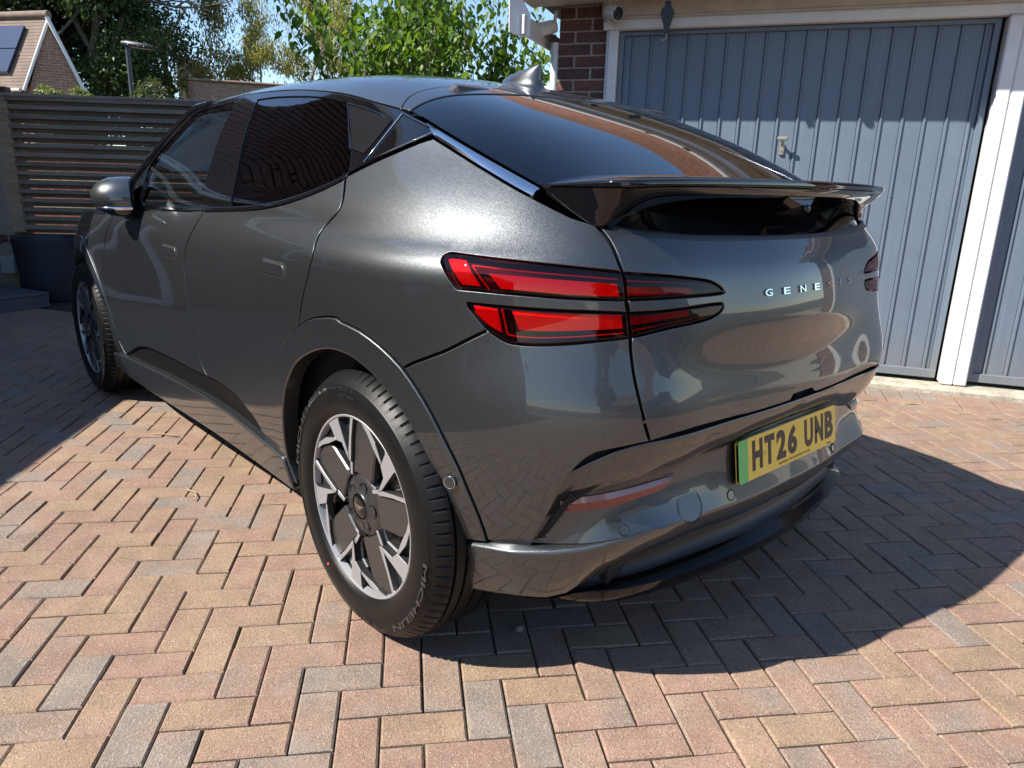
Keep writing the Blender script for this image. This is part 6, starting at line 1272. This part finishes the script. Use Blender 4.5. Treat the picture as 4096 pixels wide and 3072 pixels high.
# taller part of the same house, further back from the drive: tile hung upper storey; its shade lies over the nose of the car
K0 = Vector((3.74, 3.665, 0)); kd = Vector((.845, -.535, 0)).normalized(); kn = Vector((-kd.y, kd.x, 0))     # along the wall, and to the left
def kp(a, b_, z): p = K0 + kd * a + kn * b_; return tuple(lh_inv @ Vector((p.x, p.y, z)))
bpy.context.view_layer.update(); lh_inv = lh.matrix_world.inverted(); LENK = 5.2; hk = 6.3
wall_quad('wall', [kp(0, 0, 0), kp(LENK, 0, 0), kp(LENK, 0, hk), kp(0, 0, hk)], M_LHB, lh); wall_quad('wall', [kp(0, 6, 0), kp(0, 0, 0), kp(0, 0, hk), kp(0, 3, hk + 2.4), kp(0, 6, hk)], M_LHB, lh); wall_quad('wall', [kp(LENK, 0, 0), kp(LENK, 6, 0), kp(LENK, 6, hk), kp(LENK, 3, hk + 2.4), kp(LENK, 0, hk)], M_LHB, lh)
hm = MB()
for c in range(30):
    z0 = 2.55 + c * .125
    for k in range(24):
        a0 = k * .22 + (.11 if c % 2 else 0)
        if a0 + .21 > LENK: continue
        b1, b0 = -.045, -.02; P = [(a0, b1, z0), (a0 + .07, b1 - .006, z0 - .016), (a0 + .14, b1 - .006, z0 - .016), (a0 + .212, b1, z0), (a0 + .212, b0, z0 + .15), (a0, b0, z0 + .15)]
        hm.add([kp(*p) for p in P], [(0, 1, 2, 3, 4, 5)])
ho = hm.build('hanging_tiles', M_LTILE, lh, recalc=True); ho['kind'] = 'stuff'
MB().add([kp(-.2, -.12, hk - .1), kp(LENK + .1, -.12, hk - .1), kp(LENK + .1, 3, hk + 2.5), kp(-.2, 3, hk + 2.5), kp(LENK + .1, 6.2, hk - .1), kp(-.2, 6.2, hk - .1)], [(0, 1, 2, 3), (3, 2, 4, 5)]).build('upper_roof', M_LTILE, lh)
MB().add([kp(-.1, -.11, hk - .12), kp(LENK + .1, -.11, hk - .12), kp(LENK + .1, -.11, hk + .03), kp(-.1, -.11, hk + .03)], [(0, 1, 2, 3)]).build('upper_fascia', M_WHITE, lh)
# ------------------------------------------------------------------ houses, lamp post and what stands behind the photographer
M_FARB = brick_tex_mat('far_brickwork', (.335, .185, .125), (.26, .15, .115), (.42, .33, .26)); M_FTILE = pmat('far_roof_tile', (.19, .135, .105), .85, noise=(3, .25))
fh = empty('far_house', cw(-9.56 * 22 / 15, 22, 0), 'brick gabled house with solar panels beyond the fence', 'house')
# the visible gable faces right; corner nearest to us at the left eave
q = 22 / 15.; ga = R_(28); rdx, rdy = -math.cos(R_(24)), math.sin(R_(24))
def fpt(px, py, Y): # helper: point seen at a picture position, at a given distance
    return None
C0 = np.array([-13.95, 22.0]); gd = np.array([math.cos(ga), math.sin(ga)])
apex_t, foot_t, zE, zA, zR = .70, 1.42, 3.38, 5.30, 3.20
ridx = np.array([-math.cos(R_(14)), math.sin(R_(14))])
fh.location = (0, 0, 0)
def W_(p, z): return cw(float(p[0]), float(p[1]), z)
pa = C0 + gd * apex_t; pr2 = C0 + gd * foot_t
wall_quad('gable_wall', [W_(C0, 0), W_(pr2, 0), W_(pr2, zR - .05), W_(pa, zA), W_(C0, zE)], M_FARB, fh)
wall_quad('front_wall', [W_(C0 + ridx * 9, 0), W_(C0, 0), W_(C0, zE), W_(C0 + ridx * 9, zE)], M_FARB, fh)
# roof slope in courses
rmb = MB(); e0 = C0 + gd * -.10 - np.array([.0, .14]); ncr = 22
tile_rows = []
for c in range(ncr):
    t0, t1 = c / ncr, (c + 1.25) / ncr
    a = e0 + (pa - e0) * t0; b_ = e0 + (pa - e0) * min(t1, 1); z0 = zE - .06 + (zA + .06 - zE) * t0; z1 = zE - .06 + (zA + .06 - zE) * min(t1, 1)
    rmb.add([W_(a, z0 + .03), W_(a + ridx * 9, z0 + .03), W_(b_ + ridx * 9, z1), W_(b_, z1), W_(a, z0), W_(a + ridx * 9, z0)], [(0, 3, 2, 1), (4, 0, 1, 5)])
rmb.build('roof', M_FTILE, fh, recalc=True)
back = pr2 + gd * .1
MB().add([W_(pa, zA + .04), W_(pa + ridx * 9, zA + .04), W_(back + ridx * 9, zR - .1), W_(back, zR - .1)], [(0, 1, 2, 3)]).build('roof_rear_slope', M_FTILE, fh)
MB().tube([W_(pa, zA + .05), W_(pa + ridx * 9, zA + .05)], .11, 8).build('ridge_tiles', M_FTILE, fh)
MB().tube([W_(e0 + gd * .02, zE - .10), W_(pa + gd * .0, zA - .03)], .055, 4).build('barge_board', M_WHITE, fh); MB().tube([W_(pa - np.array([0, .1]), zA - .03), W_(back - np.array([0, .1]), zR - .15)], .06, 4).build('barge_board', M_WHITE, fh)
MB().tube([W_(e0 - np.array([0, .12]), zE - .10), W_(e0 + ridx * 9 - np.array([0, .12]), zE - .10)], .05, 8).build('gutter', M_OLDWHITE, fh)
MB().tube([W_(C0 + ridx * .55 - np.array([0, .2]), zE - .15), W_(C0 + ridx * .25 - np.array([0, .12]), zE - .55), W_(C0 + ridx * .15 - np.array([0, .12]), 0)], .035, 8).build('downpipe', pmat('brown_pipe', (.12, .06, .045), .5), fh)
MB().lathe([(0, .0), (.12, .012), (.22, .05), (.24, .07)], 24, 'y', (0, 0, 0)).build('satellite_dish', pmat('dish_grey', (.13, .14, .155), .5), fh); fh.children[-1].location = W_(C0 + ridx * .62 - np.array([0, .35]), 3.05); fh.children[-1].rotation_euler = (R_(-15), 0, AXX)
sol = pmat('solar_cell', (.035, .045, .085), .16, coat=1.0)
sn = np.array([0, -.07])
for r in range(2):
    for c in range(3):
        t0, t1 = .17 + r * .335, .17 + r * .335 + .32; o_ = .62 + c * 1.05 + 0
        P = [(e0 + (pa - e0) * t + ridx * (o_ + w_), zE + (zA - zE) * t + .09) for t, w_ in ((t0, 0), (t0, 1.02), (t1, 1.02), (t1, 0))]
        MB().add([W_(p + sn, z) for p, z in P] + [W_(p, z - .06) for p, z in P], [(0, 3, 2, 1), (0, 1, 5, 4), (1, 2, 6, 5), (2, 3, 7, 6), (3, 0, 4, 7)]).build('solar_panel', sol, fh, recalc=True)
# second house, plain brown brick with a chimney stack
M_FARB2 = brick_tex_mat('brown_far_brickwork', (.30, .19, .13), (.24, .155, .11), (.36, .28, .21))
h2 = empty('brown_brick_house', cw(0, 0, 0), 'brown brick house end with chimney pot behind the car roof', 'house'); h2.location = (0, 0, 0)
wall_quad('end_wall', [cw(-11.94, 28, 0), cw(-7.6, 28.8, 0), cw(-7.6, 28.8, 4.30), cw(-11.94, 28, 4.38)], M_FARB2, h2, .3)
wall_quad('side_wall', [cw(-12.05, 33, 0), cw(-11.94, 28, 0), cw(-11.94, 28, 4.38), cw(-12.05, 33, 4.38)], M_FARB2, h2)
MB().tube([cw(-11.95, 27.95, 4.40), cw(-7.6, 28.75, 4.32)], .05, 6).build('roof_edge', M_FTILE, h2)
MB().bbox((0, 0, 0), (.55, .5, .30), .02).build('chimney_stack', pmat('chimney_brick', (.26, .16, .115), .9), h2); h2.children[-1].location = cw(-11.72, 28.4, 4.52)
MB().lathe([(.09, 0), (.075, .25), (.09, .27), (.06, .27)], 14, 'z').build('chimney_pot', pmat('terracotta', (.34, .12, .07), .8), h2); h2.children[-1].location = cw(-11.62, 28.4, 4.66)
MB().tube([cw(-11.93, 27.93, 0), cw(-11.93, 27.93, 4.3)], .05, 8).build('downpipe', pmat('rust_pipe', (.22, .09, .06), .6), h2)
# street lamp
lp_ = empty('street_lamp', cw(-10.04, 20, 0), 'black street lamp post with flat LED head', 'street lamp')
LB = Vector(cw(-10.04, 20, 0)); rel = lambda X, Y, z: tuple(Vector(cw(X, Y, z)) - LB)
M_LAMP = pmat('lamp_black', (.035, .038, .042), .45)
MB().tube([rel(-10.04, 20, 0), rel(-10.04, 20, 2.2), rel(-10.04, 20, 4.22)], [.085, .065, .05], 12).build('post', M_LAMP, lp_)
hd = MB(); Pm = [(-10.16, .07, .08), (-10.0, .12, .13), (-9.7, .15, .12), (-9.45, .13, .09), (-9.34, .05, .05)]
rows_ = []
for X, hw_, th in Pm:
    zc = 4.30 - (X + 10.1) * .10; rows_.append([rel(X, 20 - hw_, zc - th * .5), rel(X, 20 - hw_ * .8, zc + th * .5), rel(X, 20 + hw_ * .8, zc + th * .5), rel(X, 20 + hw_, zc - th * .5)])
sheet('lamp_head', rows_, M_LAMP, lp_, closed=True)
sheet('lamp_glass', [[rel(X, 20 - .10, 4.30 - (X + 10.1) * .10 - .07), rel(X, 20 + .10, 4.30 - (X + 10.1) * .10 - .07)] for X in (-9.95, -9.7, -9.40)], pmat('lamp_lens', (.62, .60, .55), .3), lp_)
for X in (-9.95, -9.7, -9.55): MB().tube([rel(X, 20 - .15, 4.26 - (X + 10.1) * .10), rel(X, 20, 4.36 - (X + 10.1) * .10)], .012, 6).build('lamp_clip', pmat('lamp_clip', (.5, .5, .5), .4), lp_)
# ---- behind the photographer: a house with a tiled roof, hedge and a dark parked car, visible as reflections in the tailgate
bh = empty('reflected_house', (-22, 2, 0), 'brick house across the road, reflected in the tailgate', 'house')
wall_quad('front_wall', [(0, -9, 0), (0, 9, 0), (0, 9, 3.0), (0, -9, 3.0)], M_FARB2, bh)
MB().add([(.6, -9.6, 2.9), (.6, 9.6, 2.9), (-4, 9.6, 5.6), (-4, -9.6, 5.6)], [(0, 1, 2, 3)]).build('roof', M_FTILE, bh, recalc=True)
for y in (-6, -2, 2.5, 6.5):
    MB().bbox((.02, y, 1.6), (.06, 1.6, 1.3), .01).build('window_frame', M_WHITE, bh); MB().box((.045, y, 1.6), (.03, 1.4, 1.1)).build('window_pane', pmat('far_glass', (.04, .05, .06), .05, coat=1), bh)
pc = empty('parked_suv', (-8.6, -3.2, 0), 'black SUV parked behind, seen only mirrored in the tailgate', 'car', rz=R_(62))
M_DKCAR = pmat('black_car_paint', (.010, .011, .013), .2, coat=1.0)
prof = [(-2.3, .35), (-2.35, .75), (-2.2, 1.02), (-1.3, 1.10), (-.75, 1.62), (1.3, 1.68), (2.05, 1.15), (2.3, 1.0), (2.32, .4)]
sheet('body', [[(x, y * w_, z) for x, z in prof for w_ in [1 if z < 1.2 else .82]] for y in (-.92, -.90, .90, .92)], M_DKCAR, pc)
for y in (-.92, .92): MB().add([(x, y * (1 if z < 1.2 else .82), z) for x, z in prof], [tuple(range(len(prof)))]).build('body_side', M_DKCAR, pc)
for x in (-1.45, 1.45):
    for y in (-.93, .93):
        MB().lathe([(0, -.02), (.22, -.02), (.23, 0), (.36, 0), (.36, .1)] if y < 0 else [(0, .02), (.22, .02), (.23, 0), (.36, 0), (.36, -.1)], 28, 'y', (x, y, .36)).build('wheel', [M_ALU], pc)
# ------------------------------------------------------------------ trees and shrubs
def leaf_mat(name, c, c2, trans=.35, rough=.5):
    m, nt, b = newmat(name); L = nt.links.new
    at = N(nt, 'Attribute', attribute_name='tone'); mx = N(nt, 'MixRGB'); mx.inputs[1].default_value = (*c, 1); mx.inputs[2].default_value = (*c2, 1); L(at.outputs['Fac'], mx.inputs[0])
    L(mx.outputs[0], b.inputs['Base Color']); b.inputs['Roughness'].default_value = rough; b.inputs['Specular IOR Level'].default_value = .4
    tl_ = N(nt, 'BsdfTranslucent'); hs_ = N(nt, 'MixRGB', blend_type='MULTIPLY'); hs_.inputs[0].default_value = 1; hs_.inputs[2].default_value = (1.25, 1.3, .55, 1); L(mx.outputs[0], hs_.inputs[1]); L(hs_.outputs[0], tl_.inputs[0])
    ms_ = N(nt, 'MixShader'); ms_.inputs[0].default_value = trans; L(b.outputs[0], ms_.inputs[1]); L(tl_.outputs[0], ms_.inputs[2]); L(ms_.outputs[0], nt.nodes['Material Output'].inputs[0])
    return m
M_BARK = pmat('bark', (.13, .10, .075), .9, noise=(6, .4), bump=(18, .8)); M_BARK2 = pmat('grey_bark', (.20, .165, .13), .9, noise=(6, .35), bump=(18, .8))
def leaves(cl, n, size, rg, aspect=.5, droop=.3, fold=.25, clump=None):
    """cl: list of (centre, radii, weight); returns verts, faces, tones of folded leaf blades spread through the clumps' volume"""
    W = np.array([c[2] for c in cl], float); W /= W.sum(); idx = rg.choice(len(cl), n, p=W)
    Cn = np.array([c[0] for c in cl])[idx]; Rd = np.array([c[1] for c in cl])[idx]
    d = rg.normal(size=(n, 3)); d /= np.linalg.norm(d, axis=1, keepdims=True); r = rg.random(n) ** .45
    P = Cn + d * r[:, None] * Rd
    A = rg.normal(size=(n, 3)); A[:, 2] -= droop * 2; A /= np.linalg.norm(A, axis=1, keepdims=True)
    nn = d * .6 + rg.normal(size=(n, 3)) * .7 + np.array([0, 0, .6]); S_ = np.cross(A, nn); S_ /= np.linalg.norm(S_, axis=1, keepdims=True) + 1e-9; U_ = np.cross(S_, A)
    L_ = size * (.6 + .8 * rg.random(n)); Wd = L_ * aspect
    e = lambda k: k[:, None]
    v0 = P; v1 = P + A * e(L_ * .45) + S_ * e(Wd * .5) + U_ * e(L_ * fold * .3); v2 = P + A * e(L_) - U_ * e(L_ * fold * .3); v3 = P + A * e(L_ * .45) - S_ * e(Wd * .5) + U_ * e(L_ * fold * .3)
    V = np.stack([v0, v1, v2, v3], 1).reshape(-1, 3); k = np.arange(n) * 4
    F_ = np.concatenate([np.stack([k, k + 1, k + 2], 1), np.stack([k, k + 2, k + 3], 1)])
    clt = rg.random(len(cl))[idx]; tone = np.clip(.5 * clt + .55 * rg.random(n) - .03, 0, 1)
    return V, F_, np.repeat(tone, 4)
def foliage(name, V, F_, tone, mat, parent):
    me = bpy.data.meshes.new(name); me.vertices.add(len(V)); me.vertices.foreach_set('co', V.ravel()); m = len(F_)
    me.loops.add(m * 3); me.loops.foreach_set('vertex_index', F_.ravel().astype(np.int32)); me.polygons.add(m); me.polygons.foreach_set('loop_start', np.arange(0, m * 3, 3, dtype=np.int32))
    me.update(calc_edges=True); at = me.attributes.new('tone', 'FLOAT', 'POINT'); at.data.foreach_set('value', tone.astype(np.float32))
    return link(name, me, mat, parent)
def branchy(mb, p, d, ln, r, depth, rg, tips, spread=.55, up=.15, ncl=(2, 3), seg=4):
    pts = [p]; rs = [r]; q = Vector(p); dd = Vector(d).normalized()
    for k in range(seg):
        dd = (dd + Vector(rg.normal(size=3)) * .13 + Vector((0, 0, up * .25))).normalized(); q = q + dd * (ln / seg); pts.append(tuple(q)); rs.append(r * (1 - .45 * (k + 1) / seg))
        if depth <= 1: tips.append(np.array(q))
    mb.tube(pts, rs, 6 if r < .06 else 10, False)
    if depth == 0: return
    for k in range(int(rg.integers(ncl[0], ncl[1] + 1))):
        nd = (dd + Vector(rg.normal(size=3)) * spread).normalized(); i = max(1, len(pts) - 1 - (k % 3)); branchy(mb, pts[i], nd, ln * .72, rs[i] * .72, depth - 1, rg, tips, spread, up, ncl, seg)
def tree(name, loc, label, trunk_h, trunk_r, clumps, n, size, mat, bark, seed, aspect=.5, droop=.3, depth=3, group=None, cat='tree', lean=(0, 0, 1), ln=None, tipr=None, spread=.55):
    rg = np.random.default_rng(seed); t = empty(name, loc, label, cat, group); mb = MB(); tips = []
    branchy(mb, (0, 0, 0), lean, trunk_h, trunk_r, depth, rg, tips, spread)
    mb.build('trunk', bark, t)
    cl = list(clumps)
    if tipr: cl += [(p, np.array([tipr, tipr, tipr * .8]), 1.0) for p in tips]
    V, F_, tn = leaves(cl, n, size, rg, aspect, droop); foliage('crown', V, F_, tn, mat, t); return t
def blobs(rg, c, R, k, r, w_=1.0, shell=.55):
    out = []
    for _ in range(k):
        d = rg.normal(size=3); d /= np.linalg.norm(d); q = np.array(c) + d * np.array(R) * (shell + (1 - shell) * rg.random()); rr = r * (.6 + .8 * rg.random()); out.append((q, np.array([rr, rr, rr * .8]), w_ * rr ** 2))
    return out
M_LDARK = leaf_mat('dark_evergreen_leaf', (.026, .058, .020), (.085, .125, .034), .3); M_LWILL = leaf_mat('olive_willow_leaf', (.19, .19, .06), (.33, .29, .11), .55); M_LBRIGHT = leaf_mat('bright_green_leaf', (.050, .115, .016), (.17, .27, .035), .42); M_LPALE = leaf_mat('pale_shrub_leaf', (.12, .155, .055), (.21, .23, .085), .35)
rg0 = np.random.default_rng(21)
for i, (X, Y, z, R, nb, n, lab) in enumerate((
    (-20.5, 30, 7.0, (3.4, 3, 4.2), 60, 26000, 'dark evergreen tree rising behind the solar panel roof'),
    (-16.6, 29, 6.6, (3.2, 3, 4.6), 60, 26000, 'dark evergreen tree in the middle behind the lamp post'),
    (-15.4, 31, 7.4, (1.8, 2.0, 4.6), 44, 18000, 'tall dark evergreen tree nearest to the bare branched willows'))):
    tree('evergreen_tree', cw(X, Y), lab, 5.0, .34, blobs(rg0, (0, 0, z), R, nb, 1.15), int(n * 1.9), .165, M_LDARK, M_BARK, 40 + i, .55, .2, 3, 'evergreens beyond the fence')
for i, (X, Y, h_, n, lab, lean) in enumerate((
    (-12.0, 34, 3.4, 4400, 'thin sparse willow next to the dark evergreens', (.05, .02, 1)),
    (-10.2, 33, 3.6, 7000, 'sparse twisted willow above the brown brick house', (.12, 0, 1)),
    (-8.9, 32, 3.9, 6400, 'leaning willow with a bare grey trunk', (-.10, .15, 1)),
    (-6.9, 33, 3.4, 12000, 'denser olive green willow close to the bright bush', (.1, 0, 1)))):
    rg1 = np.random.default_rng(60 + i); R = (1.5, 1.5, 2.2) if i < 3 else (1.15, 1.2, 2.2)
    tree('willow_tree', cw(X, Y), lab, h_, .20 if i < 3 else .16, blobs(rg1, (0, 0, 7.0 if i < 3 else 6.2), R, 26 if i < 3 else 34, .55), n, .17, M_LWILL, M_BARK2, 70 + i, .30, .9, 4, 'willows beyond the fence', 'tree', lean, tipr=.45, spread=.62)
# pale shrub beside the lamp post
tree('pale_shrub', cw(-9.9, 16.8), 'pale green shrub beside the lamp post', 1.0, .05, blobs(np.random.default_rng(5), (0, 0, 2.45), (.55, .5, .75), 22, .22), 5200, .10, M_LPALE, M_BARK, 81, .55, .1, 2, None, 'shrub')
tree('dull_hedge_shrub', cw(-8.3, 17.5), 'dull green bushes above the fence right of the lamp post', 1.0, .05, blobs(np.random.default_rng(6), (0, 0, 2.2), (1.3, .5, .9), 30, .3), 7000, .10, leaf_mat('dull_leaf', (.05, .075, .03), (.10, .115, .045), .3), M_BARK, 82, .55, .1, 2, None, 'shrub')
# large leaved bush behind the car: the blades that show largest are single leaves
bush = empty('large_leaf_bush', cw(-1.32, 8.4), 'bright green bush with large leaves behind the car roof', 'bush'); rgb = np.random.default_rng(9); mb = MB(); tips = []
for k in range(15):
    a = rgb.random() * 6.28; branchy(mb, (.25 * math.cos(a), .25 * math.sin(a), 0), (math.cos(a) * .28, math.sin(a) * .28, 1), 1.55, .022, 2, rgb, tips, .30, .5, (2, 3), 5)
mb.build('stems', M_BARK2, bush)
clb = blobs(rgb, (0, 0, 2.35), (.72, .66, 1.25), 60, .28) + blobs(rgb, (.55, .40, 1.75), (.35, .3, .42), 10, .2) + [(p, np.array([.18, .18, .18]), .03) for p in tips]
def big_leaf(L_, wd):       # folded heart shaped blade
    st = [(0, .0), (.10, .62), (.28, 1.0), (.5, .92), (.75, .5), (1, 0)]; V = []; F_ = []
    for t, w_ in st:
        z = -.16 * L_ * t * t; V += [(t * L_, -w_ * wd * L_ / 2, z + .10 * w_ * wd * L_), (t * L_, 0, z), (t * L_, w_ * wd * L_ / 2, z + .10 * w_ * wd * L_)]
    for i in range(len(st) - 1):
        a = i * 3; F_ += [(a, a + 3, a + 4, a + 1), (a + 1, a + 4, a + 5, a + 2)]
    return V, F_
LM = []
for k in range(5):
    V, F_ = big_leaf(.078 + .012 * k, .50); me = bpy.data.meshes.new('leaf'); me.from_pydata(V, [], F_); at = me.attributes.new('tone', 'FLOAT', 'POINT'); at.data.foreach_set('value', [.15 + .2 * k] * len(V)); me.materials.append(M_LBRIGHT); me.polygons.foreach_set('use_smooth', [True] * len(me.polygons)); LM.append(me)
W = np.array([c[2] for c in clb]); W /= W.sum(); fwd_b = np.array([.74243, -.66993, 0])
Vr, Fr, Tr = [], [], []; nb_ = 0
for k in range(7600):
    c = clb[int(rgb.choice(len(clb), p=W))]; d = rgb.normal(size=3); d /= np.linalg.norm(d); p = c[0] + d * c[1] * rgb.random() ** .4
    yaw = rgb.random() * 6.28; pit_ = .35 + .75 * rgb.random(); M3 = Matrix.Rotation(yaw, 4, 'Z') @ Matrix.Rotation(pit_, 4, 'Y') @ Matrix.Rotation(rgb.normal() * .5, 4, 'X')
    front = p @ fwd_b < -.42
    me = LM[int(rgb.integers(5))]
    if front and nb_ < 240:
        o = bpy.data.objects.new('leaf', me); col.objects.link(o); o.parent = bush; o.matrix_local = Matrix.Translation(Vector(p)) @ M3; nb_ += 1
    else:
        V, F_ = big_leaf(.060 + .06 * rgb.random(), .50); b0 = len(Vr); Vr += [tuple(Vector(p) + M3.to_3x3() @ Vector(v)) for v in V]; Fr += [tuple(b0 + i for i in f) for f in F_]; Tr += [float(rgb.random())] * len(V)
me = bpy.data.meshes.new('foliage'); me.from_pydata(Vr, [], Fr); me.polygons.foreach_set('use_smooth', [True] * len(me.polygons)); at = me.attributes.new('tone', 'FLOAT', 'POINT'); at.data.foreach_set('value', Tr); o = link('foliage', me, M_LBRIGHT, bush); o['kind'] = 'stuff'
# hedge and tree behind the photographer, seen in the bumper and tailgate
tree('reflected_tree', (-17, 7, 0), 'round green tree across the road, reflected in the tailgate', 2.5, .2, blobs(np.random.default_rng(31), (0, 0, 4.0), (2, 2, 1.8), 30, .8), 6000, .3, M_LDARK, M_BARK, 90, .6, .2, 2, None, 'tree')
# straws and a pebble on the paving
M_STRAW = pmat('dry_straw', (.40, .30, .17), .9)
for pts_, lab in (([(1.983, .894, .006), (1.935, .855, .009), (1.888, .810, .006)], 'long dry straw lying on the paving left of the sill'), ([(1.230, .984, .006), (1.180, .972, .010), (1.140, .980, .009), (1.113, .995, .006)], 'curved dry straw on the paving in front of the rear wheel')):
    tag(MB().tube(pts_, .0026, 5).build('straw', M_STRAW), lab, 'straw', 'straws on the paving')
peb = MB().lathe([(0, .012), (.009, .010), (.014, .004), (.012, -.002)], 9, 'z', (-.285, .585, .002)).build('pebble', pmat('grey_pebble', (.22, .20, .18), .9)); tag(peb, 'small grey pebble in the shadow behind the rear wheel', 'pebble')
